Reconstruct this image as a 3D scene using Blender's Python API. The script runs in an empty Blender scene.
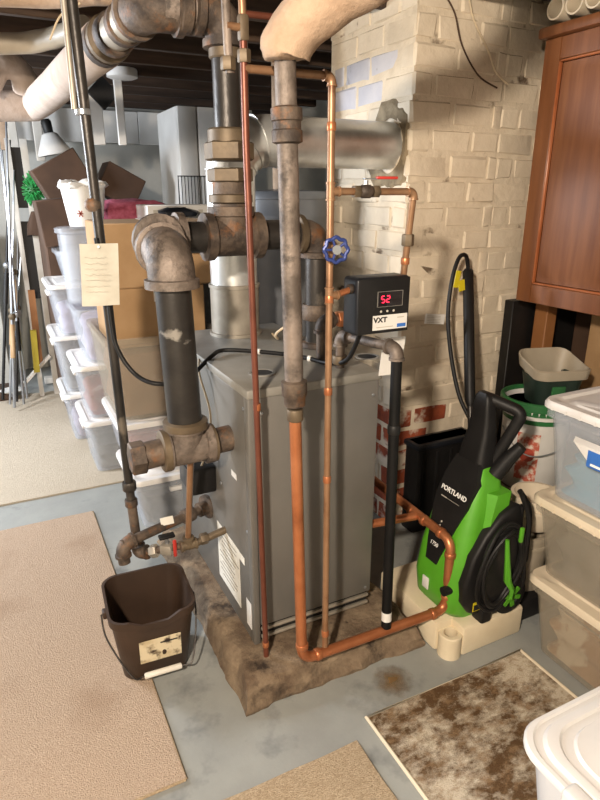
import bpy, bmesh, math, random
from mathutils import Vector, Matrix, noise
random.seed(7)
PI = math.pi
S = bpy.context.scene
COL = S.collection

# ------------------------------------------------------------------ camera
CAM_H, TH, PH, FPX = 1.65, math.radians(19.0), math.radians(26.6), 600.0
cam_d = bpy.data.cameras.new('camera'); cam = bpy.data.objects.new('camera', cam_d); COL.objects.link(cam)
cam_d.sensor_fit = 'VERTICAL'; cam_d.sensor_height = 36.0; cam_d.lens = 36.0 * FPX / 800.0
cam_d.clip_start = 0.05
cam.location = (0, 0, CAM_H); cam.rotation_euler = (PI / 2 - TH, 0, -PH)
S.camera = cam
# ------------------------------------------------------------------ world + lights + exposure
w = bpy.data.worlds.new('world'); S.world = w; w.use_nodes = True
w.node_tree.nodes['Background'].inputs[0].default_value = (0.55, 0.6, 0.7, 1)
w.node_tree.nodes['Background'].inputs[1].default_value = 0.05
def light(name, kind, loc, energy, col, size=0.1, size_y=None, target=None):
    d = bpy.data.lights.new(name, kind); d.energy = energy; d.color = col
    if kind == 'AREA':
        d.shape = 'RECTANGLE'; d.size = size; d.size_y = size_y or size
    else:
        d.shadow_soft_size = size
    o = bpy.data.objects.new(name, d); COL.objects.link(o); o.location = loc
    if target is not None:
        o.rotation_euler = (Vector(target) - Vector(loc)).to_track_quat('-Z', 'Y').to_euler()
    return o
light('ceiling_bulb', 'POINT', (-0.7, -0.25, 2.2), 150, (1.0, 0.855, 0.69), 0.07)
light('rear_fill_light', 'POINT', (-1.8, -1.4, 2.1), 18, (1.0, 0.86, 0.70), 0.1)  # weak fill lamp added out of view to soften the shadows
light('fluorescent_lamp', 'POINT', (-1.35, 3.9, 2.0), 105, (0.88, 0.93, 1.0), 0.25)
light('back_daylight_window', 'AREA', (-2.6, 4.6, 1.5), 30, (0.80, 0.89, 1.0), 1.2, 0.9, (1.0, 4.4, 1.0))
S.view_settings.view_transform = 'Standard'; S.view_settings.look = 'None'
S.view_settings.exposure = 1.55; S.view_settings.gamma = 1.0; S.view_settings.use_curve_mapping = False

# ------------------------------------------------------------------ helpers
_hd = Vector((math.sin(PH), math.cos(PH), 0)); _rt = Vector((math.cos(PH), -math.sin(PH), 0))
_fw = _hd * math.cos(TH) - Vector((0, 0, math.sin(TH))); _dn = -_hd * math.sin(TH) - Vector((0, 0, math.cos(TH)))
def P(px, py, x=None, y=None, z=None):
    """survey: the world point on the plane x=, y= or z= seen at a photo pixel"""
    d = _fw + _rt * ((px - 300) / FPX) + _dn * ((py - 400) / FPX)
    c = Vector((0, 0, CAM_H))
    for i, v in enumerate((x, y, z)):
        if v is not None:
            return c + d * ((v - c[i]) / d[i])
V = Vector
X, Y, Z = V((1, 0, 0)), V((0, 1, 0)), V((0, 0, 1))

def frame(d):
    d = d.normalized(); a = Z if abs(d.z) < 0.9 else X
    u = d.cross(a).normalized(); v = d.cross(u).normalized()
    return u, v

class MB:
    def __init__(s): s.v = []; s.f = []
    def add(s, vs, fs):
        n = len(s.v); s.v += [V(p) for p in vs]; s.f += [tuple(i + n for i in f) for f in fs]; return s
    def box(s, c, d, M=None):
        c = V(c); h = V(d) / 2
        vs = [V((a * h.x, b * h.y, e * h.z)) for a in (-1, 1) for b in (-1, 1) for e in (-1, 1)]
        vs = [(M @ p if M else p) + c for p in vs]
        return s.add(vs, [(0, 1, 3, 2), (4, 6, 7, 5), (0, 4, 5, 1), (2, 3, 7, 6), (0, 2, 6, 4), (1, 5, 7, 3)])
    def bb(s, a, b): return s.box((V(a) + V(b)) / 2, [abs(b[i] - a[i]) for i in range(3)])
    def rbox(s, c, d, r=0.01, seg=2, M=None):
        bm = bmesh.new(); bmesh.ops.create_cube(bm, size=1)
        for vv in bm.verts: vv.co = V((vv.co.x * d[0], vv.co.y * d[1], vv.co.z * d[2]))
        bmesh.ops.bevel(bm, geom=bm.edges[:], offset=min(r, min(d) * .49), segments=seg, affect='EDGES', profile=.5)
        bm.verts.ensure_lookup_table()
        vs = [(M @ vv.co if M else vv.co) + V(c) for vv in bm.verts]
        fs = [tuple(vv.index for vv in f.verts) for f in bm.faces]
        bm.free(); return s.add(vs, fs)
    def rbb(s, a, b, r=0.01, seg=2): return s.rbox((V(a) + V(b)) / 2, [abs(b[i] - a[i]) for i in range(3)], r, seg)
    def loft(s, rings, c0=True, c1=True):
        n = len(rings[0]); vs = [p for r in rings for p in r]; fs = []
        for i in range(len(rings) - 1):
            for j in range(n):
                k = (j + 1) % n
                fs.append((i * n + j, i * n + k, (i + 1) * n + k, (i + 1) * n + j))
        if c0: fs.append(tuple(reversed(range(n))))
        if c1: fs.append(tuple((len(rings) - 1) * n + j for j in range(n)))
        return s.add(vs, fs)
    def cyl(s, a, b, r, r2=None, n=20, caps=True):
        a, b = V(a), V(b); r2 = r if r2 is None else r2; u, v = frame(b - a)
        R = lambda c, q: [c + (u * math.cos(t) + v * math.sin(t)) * q for t in [2 * PI * i / n for i in range(n)]]
        return s.loft([R(a, r), R(b, r2)], caps, caps)
    def lathe(s, o, d, prof, n=24):
        """prof: (distance along d, radius)"""
        o = V(o); d = V(d).normalized(); u, v = frame(d)
        rings = [[o + d * h + (u * math.cos(2 * PI * i / n) + v * math.sin(2 * PI * i / n)) * max(r, 1e-4) for i in range(n)] for h, r in prof]
        return s.loft(rings)
    def tube(s, pts, r, n=12, fil=0, caps=True, seg=7):
        pts = [V(p) for p in pts]
        if fil:
            q = [pts[0]]
            for i in range(1, len(pts) - 1):
                a, b, c = pts[i - 1], pts[i], pts[i + 1]; d0 = (a - b); d1 = (c - b)
                t = min(fil, d0.length * .49, d1.length * .49); p0 = b + d0.normalized() * t; p1 = b + d1.normalized() * t
                for k in range(seg + 1):
                    e = k / seg; q.append(p0 * (1 - e) ** 2 + b * 2 * e * (1 - e) + p1 * e * e)
            q.append(pts[-1]); pts = q
        rings = []; u = None
        for i, p in enumerate(pts):
            d = (pts[min(i + 1, len(pts) - 1)] - pts[max(i - 1, 0)]).normalized()
            if u is None: u, _ = frame(d)
            u = (u - d * u.dot(d)).normalized(); vv = d.cross(u)
            rr = r[i] if isinstance(r, (list, tuple)) else r
            rings.append([p + (u * math.cos(2 * PI * k / n) + vv * math.sin(2 * PI * k / n)) * rr for k in range(n)])
        return s.loft(rings, caps, caps)
    def sphere(s, c, r, n=14, sc=(1, 1, 1)):
        c = V(c); m = n // 2; rings = []
        for i in range(1, m):
            t = PI * i / m
            rings.append([c + V((r * sc[0] * math.sin(t) * math.cos(2 * PI * k / n), r * sc[1] * math.sin(t) * math.sin(2 * PI * k / n), -r * sc[2] * math.cos(t))) for k in range(n)])
        return s.loft(rings)
    def jitter(s, a, f=8.0, seed=0):
        s.v = [p + noise.noise_vector(p * f + V((seed, seed, seed))) * a for p in s.v]; return s
    def rot(s, M, c):
        c = V(c); s.v = [M @ (p - c) + c for p in s.v]; return s
    def mesh(s, name, mt, org, sharp=40):
        me = bpy.data.meshes.new(name); me.from_pydata([tuple(p - org) for p in s.v], [], s.f)
        bm = bmesh.new(); bm.from_mesh(me); bmesh.ops.recalc_face_normals(bm, faces=bm.faces[:]); bm.to_mesh(me); bm.free()
        me.polygons.foreach_set('use_smooth', [True] * len(me.polygons)); me.set_sharp_from_angle(angle=math.radians(sharp))
        me.materials.append(mt); me.update(); return me
    def build(s, name, mt, parent=None, label=None, sharp=40):
        if parent is not None: org = V(ORG[parent.name])
        else:
            xs = [p.x for p in s.v]; ys = [p.y for p in s.v]; zs = [p.z for p in s.v]
            org = V(((min(xs) + max(xs)) / 2, (min(ys) + max(ys)) / 2, min(zs)))
        o = bpy.data.objects.new(name, s.mesh(name, mt, org, sharp)); COL.objects.link(o)
        if parent is not None: o.parent = parent
        else: o.location = org
        ORG[o.name] = tuple(org)
        if label: o['label'] = label
        return o
ORG = {}
def thing(name, label, cat, loc, group=None):
    o = bpy.data.objects.new(name, None); COL.objects.link(o); o.location = loc; o.empty_display_size = .05
    ORG[o.name] = tuple(loc); return tag(o, label, cat, group)
def tag(o, label, cat, group=None):
    o['label'] = label; o['category'] = cat
    if group: o['group'] = group
    return o
def struct(o): o['kind'] = 'structure'; return o
def rrect(cx, cy, hx, hy, z, r, n=5):
    r = min(r, hx * .99, hy * .99); out = []
    for q, (sx, sy) in enumerate(((1, 1), (-1, 1), (-1, -1), (1, -1))):
        for k in range(n + 1):
            t = PI / 2 * (q + k / n)
            out.append(V((cx + sx * (hx - r) + r * math.cos(t), cy + sy * (hy - r) + r * math.sin(t), z)))
    return out
def Rz(a): return Matrix.Rotation(a, 3, 'Z')
def text(name, body, size, c, right, up, mt, parent, depth=.0006, sx=1.0, bold=0.0):
    cu = bpy.data.curves.new(name, 'FONT'); cu.body = body; cu.size = size; cu.align_x = 'CENTER'; cu.align_y = 'CENTER'
    cu.extrude = depth; cu.offset = bold; cu.resolution_u = 3
    t = bpy.data.objects.new('tmp', cu); COL.objects.link(t)
    me = bpy.data.meshes.new_from_object(t.evaluated_get(bpy.context.evaluated_depsgraph_get()))
    bpy.data.objects.remove(t); bpy.data.curves.remove(cu)
    r, u = V(right).normalized(), V(up).normalized(); nn = r.cross(u); o0 = V(ORG[parent.name])
    for vv in me.vertices:
        vv.co = V(c) + r * vv.co.x * sx + u * vv.co.y + nn * vv.co.z - o0
    me.materials.clear(); me.materials.append(mt)
    o = bpy.data.objects.new(name, me); COL.objects.link(o); o.parent = parent; ORG[o.name] = tuple(o0); return o
def quad(mb, c, right, up, wd, ht, t=.001):
    """thin sheet with thickness facing right x up"""
    r, u = V(right).normalized(), V(up).normalized(); n = r.cross(u); c = V(c)
    vs = [c + r * a * wd / 2 + u * b * ht / 2 + n * e * t for e in (0, 1) for a, b in ((-1, -1), (1, -1), (1, 1), (-1, 1))]
    return mb.add(vs, [(3, 2, 1, 0), (4, 5, 6, 7), (0, 1, 5, 4), (1, 2, 6, 5), (2, 3, 7, 6), (3, 0, 4, 7)])

def smooth(pts, n=6):
    out = []
    for i in range(len(pts) - 1):
        p0, p1, p2, p3 = pts[max(i - 1, 0)], pts[i], pts[i + 1], pts[min(i + 2, len(pts) - 1)]
        for k in range(n):
            t = k / n
            out.append(.5 * ((2 * p1) + (p2 - p0) * t + (2 * p0 - 5 * p1 + 4 * p2 - p3) * t * t + (3 * p1 - p0 - 3 * p2 + p3) * t ** 3))
    return out + [pts[-1]]

# ------------------------------------------------------------------ materials
def mat(name, c1, c2=None, scale=8, rough=.6, metal=0, bump=0, bscale=60, alpha=1, rand=0, c3=None, ramp=(.35, .65), stretch=(1, 1, 1),
        emis=0, spec=.5, detail=5, p3=(.6, .72), s3=3, rough2=None, trans=0, nr=.55):
    m = bpy.data.materials.new(name); m.use_nodes = True; nt = m.node_tree; N = nt.nodes; L = nt.links
    b = N['Principled BSDF']; b.inputs['Roughness'].default_value = rough; b.inputs['Metallic'].default_value = metal
    b.inputs['Alpha'].default_value = alpha; b.inputs['Specular IOR Level'].default_value = spec
    if trans: b.inputs['Transmission Weight'].default_value = trans
    tc = N.new('ShaderNodeTexCoord'); mp = N.new('ShaderNodeMapping'); mp.inputs['Scale'].default_value = stretch
    L.new(tc.outputs['Object'], mp.inputs['Vector'])
    oi = N.new('ShaderNodeObjectInfo'); ml = N.new('ShaderNodeMath'); ml.operation = 'MULTIPLY'; ml.inputs[1].default_value = 37
    L.new(oi.outputs['Random'], ml.inputs[0]); cb = N.new('ShaderNodeCombineXYZ')
    for i in range(3): L.new(ml.outputs[0], cb.inputs[i])
    L.new(cb.outputs[0], mp.inputs['Location'])
    col = None
    def nz(sc, dt=detail):
        n = N.new('ShaderNodeTexNoise'); n.inputs['Scale'].default_value = sc; n.inputs['Detail'].default_value = dt; n.inputs['Roughness'].default_value = nr
        L.new(mp.outputs[0], n.inputs['Vector']); return n.outputs[0]
    b.inputs['Base Color'].default_value = (*c1, 1)
    if c2 is not None:
        rp = N.new('ShaderNodeValToRGB'); e = rp.color_ramp.elements
        e[0].position, e[1].position = ramp; e[0].color = (*c1, 1); e[1].color = (*c2, 1)
        L.new(nz(scale), rp.inputs[0]); col = rp.outputs[0]
        if rough2 is not None:
            mr = N.new('ShaderNodeMapRange'); mr.inputs[3].default_value = rough; mr.inputs[4].default_value = rough2
            mr.inputs[1].default_value, mr.inputs[2].default_value = .35, .65
            L.new(nz(scale * .7), mr.inputs[0]); L.new(mr.outputs[0], b.inputs['Roughness'])
    if c3 is not None:
        r3 = N.new('ShaderNodeValToRGB'); e = r3.color_ramp.elements; e[0].position, e[1].position = p3
        mx = N.new('ShaderNodeMix'); mx.data_type = 'RGBA'; L.new(nz(s3), r3.inputs[0]); L.new(r3.outputs[0], mx.inputs[0])
        if col: L.new(col, mx.inputs[6])
        else: mx.inputs[6].default_value = (*c1, 1)
        mx.inputs[7].default_value = (*c3, 1); col = mx.outputs[2]
    if rand:
        hs = N.new('ShaderNodeHueSaturation'); mr = N.new('ShaderNodeMapRange'); mr.inputs[3].default_value = 1 - rand; mr.inputs[4].default_value = 1 + rand
        L.new(oi.outputs['Random'], mr.inputs[0]); L.new(mr.outputs[0], hs.inputs['Value'])
        if col: L.new(col, hs.inputs['Color'])
        else: hs.inputs['Color'].default_value = (*c1, 1)
        col = hs.outputs[0]
    if col: L.new(col, b.inputs['Base Color'])
    if bump:
        bp = N.new('ShaderNodeBump'); bp.inputs['Strength'].default_value = bump; bp.inputs['Distance'].default_value = .01
        L.new(nz(bscale, 6), bp.inputs['Height']); L.new(bp.outputs[0], b.inputs['Normal'])
    if emis:
        b.inputs['Emission Color'].default_value = (*c1, 1); b.inputs['Emission Strength'].default_value = emis
    return m
def g(v): return (v, v, v)
def hx(s):
    s = s.lstrip('#'); c = [int(s[i:i + 2], 16) / 255 for i in (0, 2, 4)]
    return tuple(x / 12.92 if x <= .04045 else ((x + .055) / 1.055) ** 2.4 for x in c)
M = {}
M['floor'] = mat('painted_concrete', hx('959793'), hx('888a87'), 3, .34, 0, .12, 25, c3=hx('5f6264'), p3=(.56, .76), s3=4, rough2=.5, nr=.65)
M['ceil'] = mat('dark_timber', hx('4f3c2e'), hx('382a20'), 6, .85, 0, .3, 20, rand=.3, stretch=(.3, 3, 3))
M['wallgrey'] = mat('grey_wall', hx('b3b1aa'), hx('a3a19a'), 3, .85, 0, .2, 20)
M['wallwhite'] = mat('white_board', hx('dcdad6'), hx('d0cec9'), 4, .7, 0, .1, 12)
M['mortar'] = mat('mortar', hx('d9cbb5'), hx('cdbea7'), 14, .95, 0, .6, 30, c3=hx('6b5a49'), p3=(.60, .68), s3=7)
M['brick'] = mat('cream_painted_brick', hx('ddcfb9'), hx('d3c4ad'), 9, .75, 0, .45, 26, rand=.03, c3=hx('96836e'), p3=(.68, .76), s3=13)
M['redbrick'] = mat('flaking_red_brick', hx('a5502f'), hx('7c3a26'), 12, .9, 0, .5, 40, rand=.1, c3=hx('cfc0ad'), p3=(.5, .6), s3=9)
M['bluebrick'] = mat('blue_grey_brick', hx('b7b6be'), hx('c2c0c4'), 9, .75, 0, .35, 26, rand=.05, c3=hx('6d675f'), p3=(.64, .76), s3=11)
M['patch'] = mat('rough_mortar_patch', hx('93836a'), hx('6f614c'), 10, .95, 0, .8, 30, c3=hx('ab9a7e'), p3=(.5, .7), s3=12)
M['carpet'] = mat('beige_carpet', hx('c0ab96'), hx('a9937f'), 180, .98, 0, .9, 260, c3=hx('a08873'), p3=(.55, .8), s3=3, spec=.1)
M['carpet2'] = mat('pale_carpet', hx('c5b9a6'), hx('b3a693'), 160, .98, 0, .9, 240, spec=.1)
M['carpet3'] = mat('woven_carpet', hx('c2ae93'), hx('a08b70'), 120, .98, 0, .9, 150, spec=.1, stretch=(1, 2.5, 1))
M['mat'] = mat('faded_rug', hx('c6baa6'), hx('5c4630'), 7, .95, 0, .6, 200, ramp=(.44, .57), detail=15, nr=.74, stretch=(.8, 1.15, 1), c3=hx('8b7155'), p3=(.48, .66), s3=24, spec=.1)
M['matedge'] = mat('rug_binding', hx('cfc3ac'), None, rough=.9)
M['base'] = mat('rough_concrete', hx('8a7862'), hx('5d4c3c'), 9, .97, 0, .9, 34, c3=hx('33281f'), p3=(.54, .68), s3=6, nr=.68)
M['boiler'] = mat('grey_sheet_metal', hx('726f6a'), hx('696661'), 4, .38, .25, .03, 60, c3=hx('5a5651'), p3=(.68, .85), s3=7)
M['boilertop'] = mat('dusty_grey_sheet_metal', hx('918e87'), hx('7d7a73'), 6, .5, .2, .04, 60)
M['dark'] = mat('dark_hollow', hx('15120f'), None, rough=.9)
M['black'] = mat('black_plastic', hx('141313'), hx('1b1a1a'), 8, .5, 0, .05, 60, spec=.3)
M['navy'] = mat('dark_enamel', hx('20232a'), hx('191b20'), 8, .38, .2)
M['blackpipe'] = mat('black_iron_pipe', hx('2a2826'), hx('403b37'), 7, .4, .45, .15, 50, c3=hx('726a60'), p3=(.58, .68), s3=11, stretch=(1, 1, .6))
M['iron'] = mat('rusty_cast_iron', hx('6b5c4f'), hx('3c332d'), 9, .6, .3, .4, 45, c3=hx('7d5638'), p3=(.55, .7), s3=14, ramp=(.38, .6), nr=.66)
M['ironlight'] = mat('weathered_cast_iron', hx('81746a'), hx('5a5048'), 8, .55, .3, .35, 45, c3=hx('433b35'), p3=(.54, .66), s3=13, ramp=(.4, .6), nr=.66)
M['brass'] = mat('tarnished_brass', hx('6e5f4b'), hx('564939'), 14, .55, .35, .1, 60)
M['copper'] = mat('bright_copper', hx('bd7a52'), hx('a8653f'), 9, .36, .6, .06, 60, c3=hx('8a5233'), p3=(.6, .75), s3=7)
M['darkcopper'] = mat('tarnished_copper', hx('764434'), hx('63382a'), 9, .42, .45, .06, 60)
M['palecopper'] = mat('dull_copper', hx('9d7a5c'), hx('886448'), 10, .4, .45, .06, 60, c3=hx('6b4a34'), p3=(.58, .7), s3=9) if True else mat('x', hx('a67e5c'), hx('936945'), 10, .4, .5, .06, 60)
M['galv'] = mat('galvanised_steel', hx('e6e7e5'), hx('d8d9d7'), 20, .33, .7, 0, 30, rough2=.42)
M['galvdull'] = mat('dull_galvanised_steel', hx('aaa295'), hx('948c80'), 10, .48, .4, .05, 40)
M['insul'] = mat('pipe_insulation', hx('b39a83'), hx('9d846d'), 8, .9, 0, .6, 30, c3=hx('7d5f48'), p3=(.56, .74), s3=7, nr=.66)
M['insul2'] = mat('white_pipe_insulation', hx('b0a196'), hx('a09083'), 7, .9, 0, .45, 26, c3=hx('8a7262'), p3=(.62, .8), s3=4)
M['heater'] = mat('grey_enamel', hx('74777c'), hx('696c71'), 5, .4, .2)
M['paper'] = mat('aged_paper', hx('dad7ce'), hx('cdc9be'), 12, .85)
M['white'] = mat('white_plastic', hx('d8d6d2'), hx('cfccc7'), 6, .4)
M['lidwhite'] = mat('white_lid_plastic', hx('d6d4d2'), hx('cfccc9'), 5, .38)
M['lidcream'] = mat('cream_lid_plastic', hx('d9ccb6'), hx('cdbfa8'), 5, .42)
M['clear'] = mat('clear_plastic', hx('c9ced6'), None, rough=.25, alpha=.29)
M['clearwarm'] = mat('frosted_plastic', hx('b3a998'), None, rough=.3, alpha=.3)
M['cloth_blue'] = mat('blue_cloth', hx('4f9dbb'), hx('3d86a6'), 10, .9, 0, .5, 18)
M['cloth_grey'] = mat('grey_cloth', hx('77756f'), hx('5f5c56'), 9, .9, 0, .5, 18)
M['cloth_tan'] = mat('tan_cloth', hx('b08a62'), hx('a0764c'), 6, .9, 0, .4, 16, c3=hx('d1bfa3'), p3=(.55, .6), s3=5)
M['cloth_brown'] = mat('brown_cloth', hx('8a6a52'), hx('745742'), 6, .9, 0, .4, 16)
M['cloth_red'] = mat('red_cloth', hx('a0604e'), hx('84503f'), 7, .9, 0, .4, 18, c3=hx('c9b7a8'), p3=(.6, .7), s3=7)
M['cloth_lilac'] = mat('lilac_cloth', hx('b9b2c6'), hx('a9a2b6'), 6, .9, 0, .4, 16)
M['cloth_maroon'] = mat('maroon_cloth', hx('7e2f3f'), hx('a8566a'), 22, .9, 0, .5, 30)
M['card'] = mat('cardboard', hx('a58560'), hx('977752'), 5, .85, 0, .08, 60)
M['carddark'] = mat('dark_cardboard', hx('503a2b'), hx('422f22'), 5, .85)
M['wood'] = mat('cherry_wood', hx('7f5030'), hx('6c4024'), 5, .4, 0, .06, 40, stretch=(6, 6, .5), spec=.5)
M['woodplain'] = mat('bare_wood', hx('b39673'), hx('9c7d58'), 5, .7, 0, .1, 30, stretch=(5, 5, .5))
M['woodwhite'] = mat('white_painted_wood', hx('c9c4bb'), hx('b5aea3'), 6, .7, 0, .1, 30)
M['brown_pl'] = mat('brown_plastic', hx('3b2b20'), hx('32241a'), 8, .5, 0, .06, 60)
M['green'] = mat('lime_green_plastic', hx('559f26'), hx('4c9120'), 5, .4)
M['dkgreen'] = mat('dark_green_plastic', hx('2c6a3a'), hx('245a31'), 6, .42)
M['planter'] = mat('black_green_plastic', hx('24332c'), hx('1b2721'), 6, .45)
M['greyin'] = mat('beige_grey_plastic', hx('a79c8a'), hx('998e7c'), 6, .5)
M['pad'] = mat('cream_plastic_pad', hx('dccfb4'), hx('cfc0a3'), 5, .7, 0, .1, 30)
M['yellow'] = mat('yellow_tape', hx('c9b91c'), None, rough=.5)
M['orange'] = mat('orange_wood', hx('96653c'), hx('85562f'), 6, .6)
M['red'] = mat('red_vinyl', hx('b3342c'), None, rough=.4)
M['redled'] = mat('red_led', (1.0, .02, .06), None, emis=.9)
M['lens'] = mat('smoked_lens', hx('171013'), None, rough=.12)
M['ink'] = mat('black_ink', hx('141414'), None, rough=.7)
M['inkblue'] = mat('blue_ink', hx('2f66b5'), None, rough=.6)
M['inkgrey'] = mat('faint_ink', hx('b0ab9f'), None, rough=.8)
M['inkred'] = mat('red_print', hx('a5402c'), None, rough=.6)
M['whiteink'] = mat('white_print', hx('e9e9e6'), None, rough=.6)
M['bluewheel'] = mat('blue_enamel', hx('2a3a74'), None, rough=.4, metal=.2)
M['steel'] = mat('bright_steel', hx('b9bdc2'), hx('a4a8ad'), 9, .3, .85)
M['wreath'] = mat('green_tinsel', hx('2f9a4d'), hx('23753a'), 20, .6)
M['rust'] = mat('rust_stain', hx('7d6038'), hx('6d5230'), 20, .6)
def _soft(m, r):
    nt = m.node_tree; N = nt.nodes; L = nt.links; tc = N.new('ShaderNodeTexCoord'); ln = N.new('ShaderNodeVectorMath'); ln.operation = 'LENGTH'
    nz = N.new('ShaderNodeTexNoise'); nz.inputs['Scale'].default_value = 30; L.new(tc.outputs['Object'], nz.inputs['Vector']); L.new(tc.outputs['Object'], ln.inputs[0])
    ad = N.new('ShaderNodeMath'); ad.operation = 'MULTIPLY_ADD'; ad.inputs[1].default_value = r * .9; L.new(nz.outputs[0], ad.inputs[0]); L.new(ln.outputs['Value'], ad.inputs[2])
    mr = N.new('ShaderNodeMapRange'); mr.inputs[1].default_value = r * .5; mr.inputs[2].default_value = r * 1.35; mr.inputs[3].default_value = .8; mr.inputs[4].default_value = 0
    L.new(ad.outputs[0], mr.inputs[0]); L.new(mr.outputs[0], N['Principled BSDF'].inputs['Alpha'])
_soft(M['rust'], .085)
M['scuffed'] = mat('scuffed_black_iron', hx('2b2826'), hx('3a3632'), 7, .4, .4, .1, 50, c3=hx('8d8880'), p3=(.62, .68), s3=9, stretch=(1, 1, 1.6))
M['cable'] = mat('cream_cable', hx('c9b79a'), None, rough=.6)

# ================================================================== ROOM
RX0, RX1, RY0, RY1, CZ = -3.0, 2.85, -2.2, 6.35, 2.42
fl = struct(MB().bb((RX0, RY0, -.1), (RX1, RY1, 0)).build('floor', M['floor']))
wl = struct(MB().bb((RX0 - .1, RY0, 0), (RX0, RY1, CZ + .2)).build('wall_left', M['wallgrey']))
wr = struct(MB().bb((RX1, RY0, 0), (RX1 + .1, RY1, CZ + .2)).build('wall_right', M['wallgrey']))
wf = struct(MB().bb((RX0, RY0 - .1, 0), (RX1, RY0, CZ + .2)).build('wall_front', M['wallgrey']))
wb = struct(MB().bb((RX0, RY1, 0), (RX1, RY1 + .1, CZ + .2)).build('wall_back', M['wallgrey']))
ce = struct(MB().bb((RX0, RY0, CZ + .2), (RX1, RY1, CZ + .26)).build('ceiling', M['ceil']))
# joists run across, subfloor boards show between them
y = RY0 + .2
while y < RY1:
    j = MB().rbb((RX0, y - .022, CZ - .02), (RX1, y + .022, CZ + .2), .004, 1).build('joist', M['ceil'], ce); y += .41
pb = MB().bb((0, -1.9, 0), (.135, RY1 + 1.9, .012)); pm = None; x = RX0
while x < RX1 - .1:
    if pm is None:
        o = MB().bb((x, RY0, CZ + .187), (x + .135, RY1, CZ + .199)).build('subfloor_board', M['ceil'], ce); pm = o
    else:
        c = pm.copy(); COL.objects.link(c); c.location = (x - RX0, 0, 0)
    x += .14
# foundation ledge: white boards above the grey back wall
lx = -.4; k = 0
lw = struct(MB().bb((RX0, RY1 - .14, 2.1), (RX1, RY1 - .02, 2.36)).build('trim_1', M['wallwhite']))
for a, b in ((-2.9, 1.40), (1.405, 2.84)):
    MB().rbb((a, RY1 - .16, 2.09), (b, RY1 - .14, 2.37), .004, 1).build('board', M['wallwhite'], lw)

# painted brick chimney breast and the set-back brick wall beside it
random.seed(11)
brick_meshes = []
for q in range(5):
    mb = MB().rbox((0, 0, 0), (1, 1, 1), .035, 1)
    mb.v = [p + V([random.uniform(-.018, .018) for _ in range(3)]) for p in mb.v]
    brick_meshes.append([p.copy() for p in mb.v]); BF = list(mb.f)
_cache = {}
def brick(parent, a, b, mt):
    dims = tuple(round(b[i] - a[i], 3) for i in range(3)); q = random.randrange(5); key = (dims, q, mt.name)
    if key not in _cache:
        mm = MB(); d = V(dims)
        r = min(dims) * .11
        mm.rbox((0, 0, 0), dims, r, 1)
        mm.v = [p + V([random.uniform(-.0045, .0045) for _ in range(3)]) for p in mm.v]
        _cache[key] = mm.mesh('brick', mt, V((0, 0, 0)), 30)
    o = bpy.data.objects.new('brick', _cache[key]); COL.objects.link(o); o.parent = parent
    o.location = (V(a) + V(b)) / 2 - V(ORG[parent.name]) + V((random.uniform(-.002, .002), random.uniform(-.003, .003), 0))
    return o
CX0, CX1, CY0, CY1 = 1.66, 2.16, 2.27, 2.97
MO = .009; CH = .107; BL = .215; BD = .105
chim = struct(MB().bb((CX0 + .0045, CY0 + .0045, 0), (CX1 - .006, CY1, CZ + .2)).build('wall_chimney', M['mortar']))
WY = CY0 + .006
wsb = struct(MB().bb((CX1 - .006, WY + .0045, 0), (RX1, WY + .2, CZ + .2)).build('wall_back_right', M['mortar']))
zc = 0; k = 0
def pick(z, left, x=0):
    if z < .62 and x < 1.85 and random.random() < .8: return M['redbrick']
    if left and 1.98 < z < 2.24: return M['bluebrick']  # blue-grey tone on two upper courses of the left face
    return M['brick']
while zc < CZ + .1:
    z0, z1 = zc, zc + CH - MO
    if k % 2 == 0: brick(chim, (CX0, CY0, z0), (CX0 + BL, CY0 + BD, z1), pick(z0, False)); xf = CX0 + BL + MO; yl = CY0 + BD + MO
    else: brick(chim, (CX0, CY0, z0), (CX0 + BD, CY0 + BL, z1), pick(z0, False)); xf = CX0 + BD + MO; yl = CY0 + BL + MO
    while xf < CX1 - .02:
        e = min(xf + BL, CX1); 
        if CX1 - e < .05: e = CX1
        brick(chim, (xf, CY0, z0), (e, CY0 + BD, z1), pick(z0, False, xf)); xf = e + MO
    while yl < CY1 - .02:
        e = min(yl + BL, CY1)
        if CY1 - e < .05: e = CY1
        brick(chim, (CX0, yl, z0), (CX0 + BD, e, z1), pick(z0, True)); yl = e + MO
    xf = CX1 + .004 - (0 if k % 2 else .11)
    while xf < RX1 - .03:
        a = max(xf, CX1 + .002); e = min(xf + BL, RX1)
        if e - a > .03: brick(wsb, (a, WY, z0), (e, WY + BD, z1), M['brick'])
        xf += BL + MO
    zc += CH; k += 1

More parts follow.
